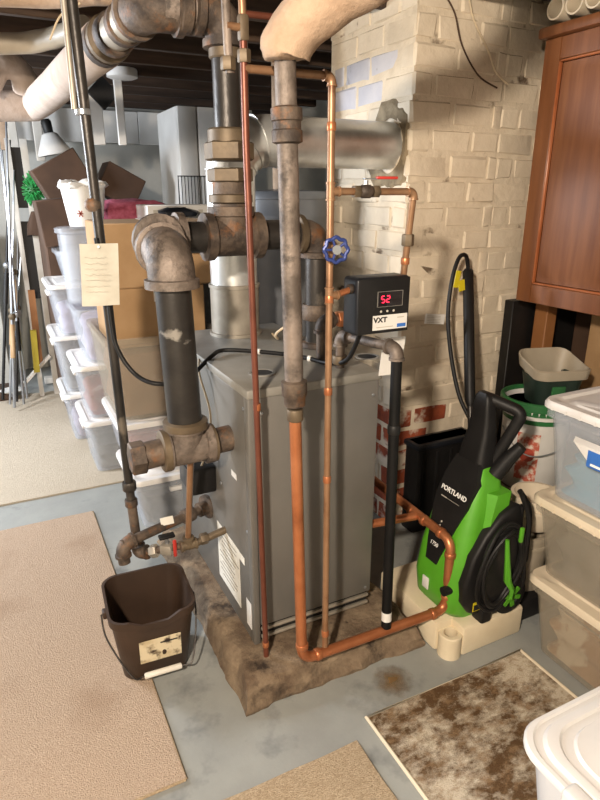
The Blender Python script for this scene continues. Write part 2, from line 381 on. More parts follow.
# ================================================================== FLOOR COVERINGS
def rug(name, x0, x1, y0, y1, t, mt, label, edge=None, wob=.006, sub=40):
    nx = max(2, int((x1 - x0) / .04)); ny = max(2, int((y1 - y0) / .04)); mb = MB(); vs = []; fs = []
    for i in range(nx + 1):
        for j in range(ny + 1):
            x = x0 + (x1 - x0) * i / nx; yy = y0 + (y1 - y0) * j / ny
            if i in (0, nx): x += noise.noise(V((yy * 5, name.__len__(), 0))) * wob
            if j in (0, ny): yy += noise.noise(V((x * 5, 3, name.__len__()))) * wob
            vs.append(V((x, yy, t + noise.noise(V((x * 4, yy * 4, 1))) * .002)))
    for i in range(nx):
        for j in range(ny):
            a = i * (ny + 1) + j; fs.append((a, a + ny + 1, a + ny + 2, a + 1))
    bd = [i * (ny + 1) for i in range(nx + 1)] + [nx * (ny + 1) + j for j in range(1, ny + 1)] + [i * (ny + 1) + ny for i in range(nx - 1, -1, -1)] + [j for j in range(ny - 1, 0, -1)]
    n0 = len(vs); vs += [V((vs[i].x, vs[i].y, .0005)) for i in bd]; m = len(bd)
    for q in range(m): fs.append((bd[q], bd[(q + 1) % m], n0 + (q + 1) % m, n0 + q))
    mb.add(vs, fs)
    return mb, (x0, x1, y0, y1)
mb, _ = rug('a', -1.3, .286, 1.33, 3.1, .012, M['carpet'], '')
o = thing('carpet', 'large beige cut-pile carpet remnant under the brown bucket edge', 'carpet', (-.5, 2.2, 0))
mb.build('pile', M['carpet'], o)
MB().tube([(.286, 1.33, .006), (.286, 3.1, .006)], .006, 6).tube([(-1.3, 1.33, .006), (.286, 1.33, .006)], .006, 6).build('cut_edge', M['carpet3'], o)
mb, _ = rug('bb', -1.6, 1.6, 3.4, 5.45, .01, M['carpet2'], '')
tag(mb.build('carpet', M['carpet2']), 'pale carpet in the back room beneath leaning poles and clear bins', 'carpet')
mb, _ = rug('ccc', -.6, .81, -.2, 1.215, .009, M['carpet3'], '')
tag(mb.build('carpet', M['carpet3']), 'ribbed tan carpet strip in front of the concrete boiler base', 'carpet')
o = thing('rug', 'faded brown and cream mottled rug with pale bound edge', 'rug', (1.2, .9, 0))
mb, _ = rug('dddd', .885, 1.575, .35, 1.275, .008, M['mat'], '', wob=.002)
mb.build('woven_field', M['mat'], o)
MB().tube([(.885, .35, .0085), (.885, 1.275, .0085), (1.575, 1.275, .0085), (1.575, .35, .0085), (.885, .35, .0085)], .007, 8).build('binding', M['matedge'], o)
# rust stain disc on floor (a stain with its own outline)
rsd = MB().add([V((1.06 + .11 * math.cos(t), 1.375 + .085 * math.sin(t), .0008)) for t in [2 * PI * i / 24 for i in range(24)]], [tuple(range(24))]).build('rust_stain', M['rust'])
rsd.parent = fl; rsd.location = V(ORG[rsd.name]) - V(ORG[fl.name])

# ================================================================== BOILER AND ITS BASE
BX0, BX1, BY0, BY1, BZ0, BZ1 = .645, 1.135, 1.65, 2.55, .10, 1.075
random.seed(3)
rings = []
def brect(hx_, hy_, z, n=14):
    cx, cy = .90, 2.05; out = []
    for (ax, ay, bx_, by_) in ((-1, -1, 1, -1), (1, -1, 1, 1), (1, 1, -1, 1), (-1, 1, -1, -1)):
        for i in range(n):
            t = i / n; out.append(V((cx + hx_ * (ax + (bx_ - ax) * t), cy + hy_ * (ay + (by_ - ay) * t), z)))
    return out
mb = MB()
mb.loft([brect(.37, .58, 0, 40), brect(.372, .582, .012, 40), brect(.366, .575, .025, 40), brect(.362, .572, .04, 40), brect(.356, .565, .055, 40), brect(.352, .56, .07, 40), brect(.344, .553, .082, 40), brect(.334, .543, .093, 40), brect(.32, .53, .099, 40), brect(.295, .505, .1, 40), brect(.24, .45, .1, 40)], True, True)
def crumb(p):
    d = V((noise.noise(p * 7), noise.noise(p * 7 + V((5, 5, 5))), 0)) * .022 + V((noise.noise(p * 22), noise.noise(p * 22 + V((5, 5, 5))), noise.noise(p * 18 + V((9, 1, 3))) * .8)) * .011 + V((noise.noise(p * 55), noise.noise(p * 55 + V((3, 8, 5))), noise.noise(p * 50))) * .004
    return p + d * (1 if p.z > .005 else .7)
mb.v = [crumb(p) for p in mb.v]
mb.v = [V((p.x, p.y, max(0, min(p.z, .0985 if (.62 < p.x < 1.16 and p.y > 1.63) else p.z)))) for p in mb.v]
tag(mb.build('concrete_base', M['base'], sharp=25), 'crumbling rough concrete plinth beneath the grey boiler', 'concrete base')

bo = thing('boiler', 'tall grey sheet-metal boiler cabinet standing on a rough concrete plinth', 'boiler', (.89, 2.1, BZ0))
MB().rbb((BX0, BY0 + .03, BZ0), (BX1, BY1, BZ1 - .03), .008).build('jacket', M['boiler'], bo)
fp = MB().rbb((BX0 + .026, BY0, BZ0 + .075), (BX1, BY0 + .035, BZ1 - .02), .008).build('front_panel', M['boiler'], bo)
MB().rbb((BX0 - .001, BY0 + .002, BZ0), (BX0 + .024, BY0 + .04, BZ1 - .02), .005).build('corner_post', M['boiler'], bo)
tp = MB().rbb((BX0 - .006, BY0 - .008, BZ1 - .032), (BX1 + .006, BY1 + .004, BZ1), .007).build('top_panel', M['boilertop'], bo)
for z in (.115, .148):
    MB().rbb((BX0 + .03, BY0 + .006, z), (BX1 - .004, BY0 + .02, z + .012), .003).build('base_rail', M['galvdull'], bo)
MB().bb((BX0 + .026, BY0 + .022, BZ0 + .002), (BX1 - .004, BY0 + .029, BZ0 + .074)).build('burner_opening', M['dark'], bo)
for p in (P(262, 373, z=BZ1), P(367, 357, z=BZ1)):
    p = V((p.x, max(p.y, BY0 + .05), BZ1))
    r = MB().lathe(p + Z * .0005, Z, [(0, .046), (.003, .046), (.003, .036), (.0006, .036)], 28).build('knockout_ring', M['boilertop'], bo)
    MB().cyl(p + Z * .0008, p + Z * .0016, .036, n=28).build('knockout_hole', M['dark'], r)
# left-side labels
l1 = MB(); quad(l1, (BX0 - .0005, 1.90, .30), -Y, Z, .24, .25).build('rating_label', M['paper'], bo, 'aged cream paper label with printed lines')
lab = [c for c in bo.children if c.name.startswith('rating_label')][0]
mb = MB()
for i in range(11):
    quad(mb, (BX0 - .0018, 1.90 + random.uniform(-.02, .02), .40 - i * .019), -Y, Z, random.uniform(.12, .2), .004, .0004)
M['inkmid'] = mat('grey_print', hx('7d776b'), None, rough=.8)
mb.build('printed_lines', M['inkmid'], lab)
mb = MB(); quad(mb, (BX0 - .0015, 1.695, .21), -Y, Z, .045, .11).build('small_label', M['white'], bo)
mb = MB(); quad(mb, (BX0 - .0015, 1.80, .72), -Y, Z, .05, .022).build('small_label', M['white'], bo)
mb = MB(); quad(mb, (BX0 - .0015, 1.76, .41), -Y, Z, .07, .03).build('small_label', M['paper'], bo)
for (yy, z) in ((1.69, 1.0), (1.69, .55), (2.2, 1.0), (1.95, .62), (2.3, .6)):
    MB().lathe((BX0 + .001, yy, z), -X, [(0, .007), (.003, .007), (.005, .003)], 10).build('screw', M['steel'], bo)
for x, z in ((.69, .99), (.69, .2), (1.11, .99), (1.11, .2)):
    MB().lathe((x, BY0 + .001, z), -Y, [(0, .006), (.002, .006), (.004, .003)], 10).build('screw', M['steel'], bo)
# slotted nameplate hole where main tapping enters
lw_c = thing('control_box', 'small black control box fixed to the boiler side below the iron tee', 'control box', (BX0 - .05, 2.08, .55))
MB().rbb((BX0 - .10, 2.0, .56), (BX0 - .001, 2.16, .67), .01).build('case', M['black'], lw_c)
MB().rbb((BX0 - .104, 2.01, .57), (BX0 - .099, 2.15, .66), .003).build('cover', M['navy'], lw_c)
MB().cyl((BX0 - .05, 2.08, .55), (BX0 - .05, 2.08, .562), .01).build('cable_gland', M['steel'], lw_c)

# ================================================================== FLUE
FX, FY, FZ, FR = .90, 2.42, 1.85, .098
fu = thing('flue_pipe', 'galvanised steel flue rising from the boiler and turning into the chimney', 'flue', (FX, FY, BZ1))
MB().lathe((FX, FY, BZ1), Z, [(0, .112), (.012, .112), (.014, .103), (.2, .103), (.202, .108), (.215, .108), (.217, FR)], 36).build('draft_collar', M['galvdull'], fu)
MB().lathe((FX, FY, BZ1 + .2), Z, [(0, FR), (.46, FR), (.462, FR + .004), (.47, FR + .004), (.472, FR)], 36).build('vertical_section', M['galv'], fu)
eb = MB()
pts = [(FX, FY, 1.70), (FX, FY, FZ), (FX + .2, FY, FZ)]
eb.tube([(FX, FY, 1.72), (FX, FY, 1.74), (FX + .035, FY, 1.80), (FX + .09, FY, 1.842), (FX + .15, FY, FZ), (FX + .2, FY, FZ)], FR + .002, 36)
eb.build('elbow', M['galv'], fu, sharp=12)
for a, n_ in ((V((FX + .018, FY, 1.775)), V((.5, 0, .85))), (V((FX + .065, FY, 1.825)), V((.78, 0, .6))), (V((FX + .12, FY, 1.848)), V((.95, 0, .3)))):
    n_.normalize(); MB().lathe(a - n_ * .004, n_, [(0, FR), (.002, FR + .006), (.006, FR + .006), (.008, FR)], 36).build('seam_ring', M['galv'], fu)
MB().lathe((FX + .19, FY, FZ), X, [(0, FR + .001), (.01, FR + .005), (.02, FR + .001), (.6, FR), (CX0 - FX - .19 + .04, FR)], 36).build('horizontal_section', M['galv'], fu)
# broken plaster around the hole
hole = MB(); n = 40; ro = []; rm = []; ri = []
for i in range(n):
    t = 2 * PI * i / n; q = .185 + .05 * noise.noise(V((math.cos(t) * 1.7, math.sin(t) * 1.7, 4))) + .018 * noise.noise(V((math.cos(t) * 6, math.sin(t) * 6, 9)))
    d = V((0, math.cos(t), math.sin(t) * 1.12)); c = V((CX0, FY, FZ))
    ro.append(c + d * q + X * .006); rm.append(c + d * (q - .02) - X * (.008 + .005 * noise.noise(d * 5))); ri.append(c + d * .101 - X * .003)
ro = [V((p.x, max(p.y, CY0 + .012), p.z)) for p in ro]; rm = [V((p.x, max(p.y, CY0 + .022), p.z)) for p in rm]
hole.loft([ro, rm, ri], False, False); hole.jitter(.004, 30)
hole.build('plaster_collar', M['patch'], chim, 'rough grey-brown mortar patch around the flue', sharp=25)

# ================================================================== WATER HEATER BEHIND
wh = thing('water_heater', 'dark grey cylindrical water heater tank between boiler and chimney', 'water heater', (1.40, 3.0, 0))
MB().lathe((1.40, 3.0, .02), Z, [(0, .24), (1.5, .24), (1.505, .243), (1.53, .243), (1.535, .24), (1.60, .24), (1.603, .243), (1.62, .243), (1.64, .23), (1.65, .05)], 40).build('tank', M['heater'], wh)
MB().lathe((1.40, 3.0, 0), Z, [(0, .2), (.03, .2)], 30).build('foot_ring', M['black'], wh)
MB().lathe((1.40, 3.0, 1.66), Z, [(0, .05), (.3, .05), (.9, .05)], 20).build('vent_pipe', M['insul'], wh)
MB().rbb((1.25, 2.755, .35), (1.4, 2.78, .55), .008).build('burner_hatch', M['boilertop'], wh)

# ================================================================== PIPE FITTING HELPERS
def elbow(mb, c, d0, d1, r, R=None, n=20, collar=1.0, cl=.3):
    """d0, d1: unit directions pointing from the corner out to the two ends"""
    R = R or r * 1.5; c = V(c); d0 = V(d0).normalized(); d1 = V(d1).normalized()
    pts = []
    for k in range(9):
        e = k / 8; pts.append((c + d0 * R) * (1 - e) ** 2 + c * 2 * e * (1 - e) + (c + d1 * R) * e * e)
    mb.tube(pts, r, n)
    for d in (d0, d1):
        mb.lathe(c + d * (R - r * .1), d, [(0, r), (r * .04, r * 1.16 * collar), (r * (cl + .1), r * 1.16 * collar), (r * (cl + .14), r * .9)], n)
    return mb
def tee(mb, c, axis, branch, r, L, B, n=20):
    c = V(c); axis = V(axis).normalized(); branch = V(branch).normalized()
    mb.lathe(c - axis * L, axis, [(0, r * .9), (.001, r * 1.18), (r * .45, r * 1.18), (r * .5, r), (2 * L - r * .5, r), (2 * L - r * .45, r * 1.18), (2 * L - .001, r * 1.18), (2 * L, r * .9)], n)
    mb.lathe(c, branch, [(0, r), (B - r * .5, r), (B - r * .45, r * 1.18), (B - .001, r * 1.18), (B, r * .9)], n)
    return mb
def ring(p, d, r, h): return MB().lathe(V(p) - V(d).normalized() * h / 2, d, [(0, r * .92), (h * .12, r), (h * .88, r), (h, r * .92)], 20)
def hexnut(p, d, r, h): return MB().lathe(V(p) - V(d).normalized() * h / 2, d, [(0, r * .9), (h * .1, r), (h * .9, r), (h, r * .9)], 6)

# ================================================================== MAIN STEAM HEADER (riser, swing joint, header)
HY, HZ = 2.05, 1.508
rx = P(232, 232, y=HY).x; nx = P(317, 228, y=HY).x
hp = thing('steam_header', 'heavy rusted iron steam header with tee, riser and swing joint above boiler', 'pipe', (nx, HY, BZ1))
ex, ey = P(170, 252, y=1.83).x, 1.83
tz = P(187, 447, y=1.83).z; tx = P(187, 447, y=1.83).x
ez = P(170, 252, y=1.83).z
hr = .052
MB().cyl((ex + .02, HY, HZ), (nx - .04, HY, HZ), hr).build('header_pipe', M['blackpipe'], hp)
tee(MB(), (rx, HY, HZ), X, Z, .068, .105, .1).build('riser_tee', M['iron'], hp)
elbow(MB(), (nx, HY, HZ), -X, -Z, .055, .07).build('nozzle_elbow', M['iron'], hp)
ring((nx - .075, HY, HZ), X, .07, .025).build('brass_ring', M['brass'], hp)
MB().cyl((nx, HY, BZ1), (nx, HY, HZ - .06), .045).build('nozzle_pipe', M['blackpipe'], hp)
ring((nx, HY, BZ1 + .14), Z, .058, .06).build('coupling', M['iron'], hp)
ring((nx, HY, BZ1 + .012), Z, .062, .024).build('flange', M['iron'], hp)
elbow(MB(), (ex, HY, HZ), X, -Y, .072, .085).build('elbow', M['ironlight'], hp)
elbow(MB(), (ex, ey, ez), Y, -Z, .072, .085).build('elbow', M['ironlight'], hp)
MB().cyl((ex, ey + .07, ez), (ex, HY - .07, HZ), .06).build('nipple', M['iron'], hp)
MB().cyl((tx, ey, tz + .05), (ex, ey, ez - .08), .056).build('downcomer_pipe', M['scuffed'], hp)
# low tee with stub and nipple into boiler
tee(MB(), (tx, ey, tz), X, Z, .058, .085, .09).build('drop_tee', M['ironlight'], hp)
ring((tx, ey, tz + .085), Z, .074, .03).build('brass_ring', M['brass'], hp)
ring((tx - .075, ey, tz), X, .07, .026).build('brass_ring', M['brass'], hp)
MB().cyl((tx - .16, ey, tz - .006), (tx - .07, ey, tz), .046).build('stub_pipe', M['iron'], hp)
hexnut((tx - .165, ey, tz - .006), X, .055, .05).build('stub_cap', M['iron'], hp)
MB().cyl((tx + .06, ey, tz), (BX0 + .01, ey, tz + .006), .045).build('boiler_nipple', M['iron'], hp)
ring((tx + .085, ey, tz), X, .066, .024).build('brass_ring', M['brass'], hp)
# riser above the tee
ring((rx, HY, HZ + .125), Z, .075, .03).build('brass_ring', M['brass'], hp)
MB().cyl((rx, HY, HZ + .1), (rx, HY, HZ + .19), .062).build('nipple', M['iron'], hp)
hexnut((rx, HY, HZ + .20), Z, .078, .045).build('union_nut', M['brass'], hp)
hexnut((rx, HY, HZ + .275), Z, .084, .06).build('union_nut', M['brass'], hp)
ring((rx, HY, HZ + .32), Z, .07, .05).build('union_ring', M['brass'], hp)
TZ = 2.185
MB().cyl((rx, HY, HZ + .3), (rx, HY, TZ - .05), .046).build('riser_pipe', M['blackpipe'], hp)
ring((rx, HY, TZ - .11), Z, .054, .04).build('brass_ring', M['brass'], hp)
elbow(MB(), (rx, HY, TZ), -X, -Z, .062, .08).build('top_elbow', M['iron'], hp)
lx = P(147, 18, y=HY + .03).x
MB().cyl((lx + .05, HY + .02, TZ), (rx - .06, HY, TZ), .055).build('overhead_pipe', M['ironlight'], hp)
ring((lx + .11, HY + .01, TZ), X, .068, .04).build('coupling', M['iron'], hp)
pe = V((.36, 4.1, 2.14)); pd = (pe - V((lx, HY + .03, TZ))).normalized()
elbow(MB(), (lx, HY + .03, TZ), X, pd, .066, .09).build('overhead_elbow', M['iron'], hp)
c0 = V((lx, HY + .03, TZ))
MB().cyl(c0 + pd * .12, c0 + pd * .42, .06).build('bare_pipe', M['galvdull'], hp)
ring(c0 + pd * .22, pd, .068, .05).build('coupling', M['iron'], hp)
ring(c0 + pd * .36, pd, .072, .06).build('coupling', M['iron'], hp)
ring(c0 + pd * .43, pd, .08, .04).build('brass_ring', M['brass'], hp)
ring(c0 + pd * .49, pd, .08, .06).build('coupling', M['iron'], hp)
mb = MB().tube([c0 + pd * t for t in (.5, .52, .8, 1.1, 1.4, 1.7, 2.0)] + [pe + pd * .1, pe + V((-.14, .12, -.01)), pe + V((-.4, .14, -.02)), pe + V((-1.2, .16, -.03))], [.065, .08] + [.082] * 9, 20)
mb.jitter(.006, 9)
mb.build('insulation_sleeve', M['insul2'], hp)

# ================================================================== other overhead pipes at the left
mb = MB().tube([(-.9, 2.75, 2.33), (.05, 2.72, 2.325), (.33, 2.66, 2.32), (.47, 2.5, 2.32), (.8, 2.42, 2.33)], .042, 16, .1).jitter(.006, 9)
tag(mb.build('insulated_pipe', M['insul']), 'beige lagged pipe hung just below the joists', 'pipe')
mb = MB().tube([P(-30, 44, y=3.4), P(30, 43, y=3.4), P(55, 38, y=3.3), P(85, 26, y=3.1)], .045, 14, .1).jitter(.005, 12)
tag(mb.build('insulated_pipe', M['greyin']), 'thin wrapped pipe crossing above the white insulated pipe', 'pipe')
mb = MB().tube([P(-14, 88, y=4.0), P(-4, 66, y=4.0), P(12, 64, y=4.0), P(24, 74, y=4.05), P(26, 90, y=4.1)], .07, 16, .12).jitter(.006, 9)
tag(mb.build('insulated_pipe', M['insul2']), 'lagged white pipe bend looping into the insulated steam pipe', 'pipe')
# bundle of wires by the drop pipe
for i, (a, b, c) in enumerate((((66, -6), (70, 10), (80, 3)), ((60, -8), (62, 14), (76, 24)), ((50, 40), (58, 18), (68, 8)))):
    p = [P(*q, y=2.35 + .05 * i) for q in (a, b, c)]
    tag(MB().tube(p, .0035, 6, .05).build('loose_wire', M['cable'] if i != 1 else M['brass']), ['cream wire curling beside the drop pipe under joists', 'gold wire curling beside the drop pipe under joists', 'cream wire hanging from the lagged pipe below joists'][i], 'wire')
# ================================================================== LEFT DROP PIPE
LY = 2.1
a, b = P(71, -6, y=LY), P(131, 500, y=LY); 
dp = thing('drop_pipe', 'slim black iron drop pipe running from ceiling to the low return elbow', 'pipe', (b.x, LY, .38))
MB().tube([a, b], .0165, 16).build('pipe', M['blackpipe'], dp)
d = (a - b).normalized()
mid = P(95, 235, y=LY)
a2 = P(73, 10, y=LY)
MB().tube([a2 + V((-.022, -.006, .2)), P(82, 110, y=LY) + V((-.022, -.006, 0))], .009, 10).build('conduit', M['galvdull'], dp)
ring(P(83, 112, y=LY), d, .024, .018).build('clamp', M['steel'], dp)
c = P(93, 205, y=LY); MB().sphere(c, .028, 10, (1, .9, .9)).build('knot', M['iron'], dp)
ring(b + d * .06, d, .026, .035).build('coupling', M['blackpipe'], dp)
ring(b - d * .01, d, .024, .03).build('coupling', M['iron'], dp)
e = P(141, 560, y=2.03)
MB().tube([b, V((b.x + .004, LY - .01, e.z + .07)), V((e.x, LY - .03, e.z + .03))], .018, 14, .04).build('lower_pipe', M['iron'], dp)
rt = V((.50, 1.93, .405)); 
pvec = (rt - V((e.x, LY - .03, e.z))).normalized()
elbow(MB(), (e.x, LY - .03, e.z + .005), V((-.02, .0, 1)), pvec, .025, .034).build('elbow', M['iron'], dp)
rb = thing('return_valve', 'drain valve assembly with red handle and brass tee beside boiler foot', 'valve', (.5, 1.95, .38))
v0 = V((e.x, LY - .03, e.z + .005)); vm = v0 + (rt - v0) * .5
MB().cyl(v0 + pvec * .04, rt, .014).build('pipe', M['iron'], rb)
hexnut(vm - pvec * .04, pvec, .026, .03).build('union_nut', M['galvdull'], rb)
MB().rbox(vm + pvec * .02, (.05, .045, .045), .01, 2, Rz(math.atan2(pvec.y, pvec.x))).build('valve_body', M['galvdull'], rb)
MB().cyl(vm + pvec * .02, vm + pvec * .02 + Z * .05, .008).build('stem', M['steel'], rb)
MB().rbox(vm + pvec * .02 + Z * .053, (.06, .03, .012), .004).build('handle_bracket', M['black'], rb)
MB().rbox(vm + pvec * .045 + V((0, -.028, .012)), (.014, .01, .07), .004, 2, Rz(.4)).build('lever', M['red'], rb)
tee(MB(), rt, X, Z, .019, .032, .035).build('brass_tee', M['brass'], rb)
MB().tube([rt + X * .03, V((BX0 + .004, 1.93, .43))], .0145, 14).build('boiler_nipple', M['brass'], rb)
hexnut(rt + V((.06, 0, .01)), X, .022, .03).build('coupling', M['brass'], rb)
gz = tz - .05
MB().cyl(rt + Z * .03, V((tx + .012, ey + .01, gz)), .011).build('equaliser_tube', M['palecopper'], rb)
MB().cyl(rt + V((.012, .012, .04)), V((tx + .028, ey + .03, gz)), .004).build('guard_rod', M['steel'], rb)
# drain pipe into bucket
ip = thing('drain_pipe', 'rusty iron drain pipe from boiler side bending down over the brown bucket', 'pipe', (.45, 2.04, .38))
f0 = V((BX0 - .002, 2.12, .44)); f1 = P(122, 545, y=2.0)
fd = (f1 - f0).normalized()
MB().cyl(f0, f1, .019).build('pipe', M['iron'], ip)
MB().lathe(f0, fd, [(0, .05), (.014, .05), (.016, .03), (.05, .03)], 24).build('flange', M['iron'], ip)
ring(f0 + fd * .1, fd, .03, .05).build('coupling', M['iron'], ip)
elbow(MB(), f1, -fd, V((.02, -.02, -1)), .026, .04).build('elbow', M['iron'], ip)
MB().cyl(f1 + V((0, 0, -.04)), f1 + V((.002, -.004, -.075)), .022).build('spout', M['iron'], ip)
quad(MB(), f0 + fd * .2 + V((0, -.01, .022)), X, V((0, .6, .8)), .05, .03, .002).build('wire_tag', M['paper'], ip)

# paper tag on the drop pipe
pt = thing('paper_tag', 'cream handwritten paper tag hung on the black drop pipe', 'tag', P(100, 300, y=LY - .04))
cc = (P(79, 245, y=LY - .04) + P(120, 303, y=LY - .04)) / 2
rg = V((1, -.25, 0)).normalized(); up = V((.07, 0, 1)).normalized(); nrm = rg.cross(up)
mb = MB(); vs = []
for i in range(7):
    for j in range(9):
        a, b_ = (i / 6 - .5) * .118, (j / 8 - .5) * .198
        vs.append(cc + rg * a + up * b_ + nrm * (.006 * math.sin(i * .8) + .01 * ((j - 4) / 4) ** 2))
fs = [(i * 9 + j, (i + 1) * 9 + j, (i + 1) * 9 + j + 1, i * 9 + j + 1) for i in range(6) for j in range(8)]
mb.add(vs, fs); n0 = len(vs); mb.add([v - nrm * .0012 for v in vs], [tuple(reversed(f)) for f in fs])
M['tagpaper'] = mat('tag_paper', hx('c3bfb2'), hx('b5b0a2'), 14, .85)
mb.build('sheet', M['tagpaper'], pt)
mb = MB()
random.seed(5)
for j in range(7):
    yv = .055 - j * .018; x0 = -.045
    pts = []
    while x0 < random.uniform(.02, .045):
        pts.append(cc + rg * x0 + up * (yv + random.uniform(-.003, .003)) + nrm * .0125); x0 += .004
    if len(pts) > 2: mb.tube(pts, .0004, 4)
mb.build('handwriting', M['inkgrey'], pt)
MB().cyl(cc + up * .09 + nrm * .002, cc + up * .09 + nrm * .022, .004, n=10).build('pin', M['steel'], pt)

# ================================================================== FRONT COPPER PIPES
PY = 1.45
rb0 = P(302, 660, y=PY); rtop = P(285, 58, y=PY); cp = P(293, 380, y=PY); pr = P(437, 612, y=PY)
rs = thing('front_riser', 'thick pipe, black iron above and copper below, standing before the boiler front', 'pipe', (rb0.x, PY, rb0.z))
dv = (rtop - rb0).normalized()
at = lambda z: rb0 + dv * ((z - rb0.z) / dv.z)
MB().cyl(at(1.135), at(1.97), .0265).build('iron_pipe', M['ironlight'], rs)
MB().lathe(at(1.075), dv, [(0, .024), (.004, .03), (.03, .031), (.036, .036), (.075, .037), (.08, .028)], 24).build('reducer_coupling', M['iron'], rs)
ring(at(1.05), dv, .024, .035).build('solder_ring', M['brass'], rs)
MB().lathe(at(1.765), dv, [(0, .028), (.004, .038), (.03, .038), (.033, .035), (.05, .035), (.053, .039), (.08, .039), (.085, .027)], 24).build('union', M['iron'], rs)
lo = MB().tube([at(1.06), rb0 + Z * .02, rb0 + X * .05, pr], .0175, 18, .045)
lo = MB()
er = P(446, 600, y=PY); er.z = pr.z; eu = V((er.x, PY, .455)); ebk = V((er.x + .005, 2.12, .47))
lo.tube([at(1.06), rb0, er, eu, ebk], .0178, 18, .055, seg=8)
lo.build('copper_pipe', M['copper'], rs)
for p, d in ((rb0 + Z * .06, Z), (rb0 + X * .06, X), (er - X * .06, X), (er + Z * .06, Z), (eu - Z * .06, Z), (eu + Y * .06, Y), (V((er.x, PY + .16, .456)), Y), (V((er.x, PY + .24, .457)), Y)):
    ring(p, d, .0215, .02).build('solder_ring', M['copper'], rs)
MB().tube([V((er.x, PY + .2, .456)), V((BX1 - .005, PY + .24, .45))], .0165, 16).build('branch_pipe', M['copper'], rs)
# insulation elbow above riser
mb = MB(); tb = [at(1.945), at(1.96), at(1.99) + V((.008, -.008, 0)), at(2.025) + V((.032, -.035, 0)), at(2.062) + V((.08, -.09, 0)), at(2.105) + V((.14, -.17, 0)), at(2.17) + V((.2, -.26, 0)), at(2.28) + V((.25, -.32, 0)), at(2.4) + V((.26, -.34, 0))]
tb = smooth(tb, 5); mb.tube(tb, [.03, .045, .052, .056, .058] + [.062] * (len(tb) - 5), 26).jitter(.012, 9).jitter(.005, 30)
tag(mb.build('pipe_insulation', M['insul'], sharp=60), 'torn beige lagging wrapped around the overhead bend of the riser', 'pipe insulation')

# thin dark copper on the left
ca0, ca1 = P(266, 645, y=1.585), P(243, 28, y=1.56); ca0.z = .095
cA = thing('copper_tube', 'slim dark copper tube from ceiling valve to the plinth left of the riser', 'pipe', ca0)
MB().tube([ca0, ca1 - Z * .25, ca1], .0095, 14).build('tube', M['darkcopper'], cA)
dd = (ca1 - ca0).normalized()
ring(ca0 + dd * .95, dd, .0118, .022).build('solder_joint', M['copper'], cA)
ring(ca0 + dd * .06, dd, .0118, .02).build('solder_joint', M['copper'], cA)
hexnut(ca1 - dd * .06, dd, .017, .03).build('union_nut', M['brass'], cA)
MB().rbox(ca1 + dd * .0, (.026, .026, .06), .008).build('valve_body', M['brass'], cA)
MB().cyl(ca1, ca1 + V((-.045, -.005, .0)), .009).build('valve_arm', M['palecopper'], cA)
MB().tube([ca1 + V((-.043, .0, .07)), ca1 + V((-.041, .0, -.04)), ca1 + V((-.036, .005, -.1))], .011, 12).build('side_fitting', M['ironlight'], cA)
hexnut(ca1 + V((-.042, 0, -.08)), Z, .019, .03).build('side_nut', M['brass'], cA)
MB().cyl(ca1 + dd * .02, ca1 + dd * .6, .0095).build('upper_tube', M['palecopper'], cA)
MB().cyl(ca1 + V((0, 0, .03)), ca1 + V((.09, .0, .032)), .008).build('cross_tube', M['darkcopper'], cA)

# second copper tube, with gauge branch
cb0, cb1 = P(325, 646, y=1.45), P(332, 76, y=1.55)
cB = thing('copper_tube', 'pale copper tube with blue wheel valve rising right of the riser', 'pipe', cb0)
db = (cb1 - cb0).normalized(); bt = lambda z: cb0 + db * ((z - cb0.z) / db.z)
tl = P(250, 80, y=1.56); tl.z = cb1.z
MB().tube([cb0, cb1, tl], .0105, 14, .03).build('tube', M['palecopper'], cB)
MB().cyl(tl, V((ca1.x, ca1.y, tl.z)), .0105).build('joining_stub', M['palecopper'], cB)
for z in (.24, .80, 1.085, 1.36, 1.82): ring(bt(z), db, .0128, .022).build('solder_joint', M['copper'], cB)
elbow(MB(), cb1, -db, -X, .0125, .022).build('elbow', M['palecopper'], cB)
tee(MB(), bt(1.655), Z, X, .012, .025, .03).build('brass_tee', M['palecopper'], cB)
tee(MB(), bt(1.37), Z, X, .012, .025, .03).build('brass_tee', M['palecopper'], cB)
vb = bt(1.50)
MB().rbox(vb, (.034, .034, .05), .01).build('valve_body', M['palecopper'], cB)
wd = V((-.3, -.95, .05)).normalized(); wc = vb + wd * .05 + X * .008
MB().cyl(vb, wc, .007).build('valve_stem', M['brass'], cB)
hw = MB(); u, vv = frame(wd); R_ = .032; pts = []
for i in range(41):
    t = 2 * PI * i / 40; rr = R_ + .0025 * math.cos(8 * t); pts.append(wc + (u * math.cos(t) + vv * math.sin(t)) * rr)
hw.tube(pts, .0055, 8, caps=False)
for i in range(5):
    t = 2 * PI * i / 5; hw.cyl(wc, wc + (u * math.cos(t) + vv * math.sin(t)) * R_, .0038, n=8)
hw.lathe(wc - wd * .005, wd, [(0, .012), (.012, .012), (.014, .008)], 16)
hw.build('hand_wheel', M['bluewheel'], cB)
MB().lathe(wc + wd * .009, wd, [(0, .013), (.004, .013)], 14).build('wheel_badge', M['steel'], cB)
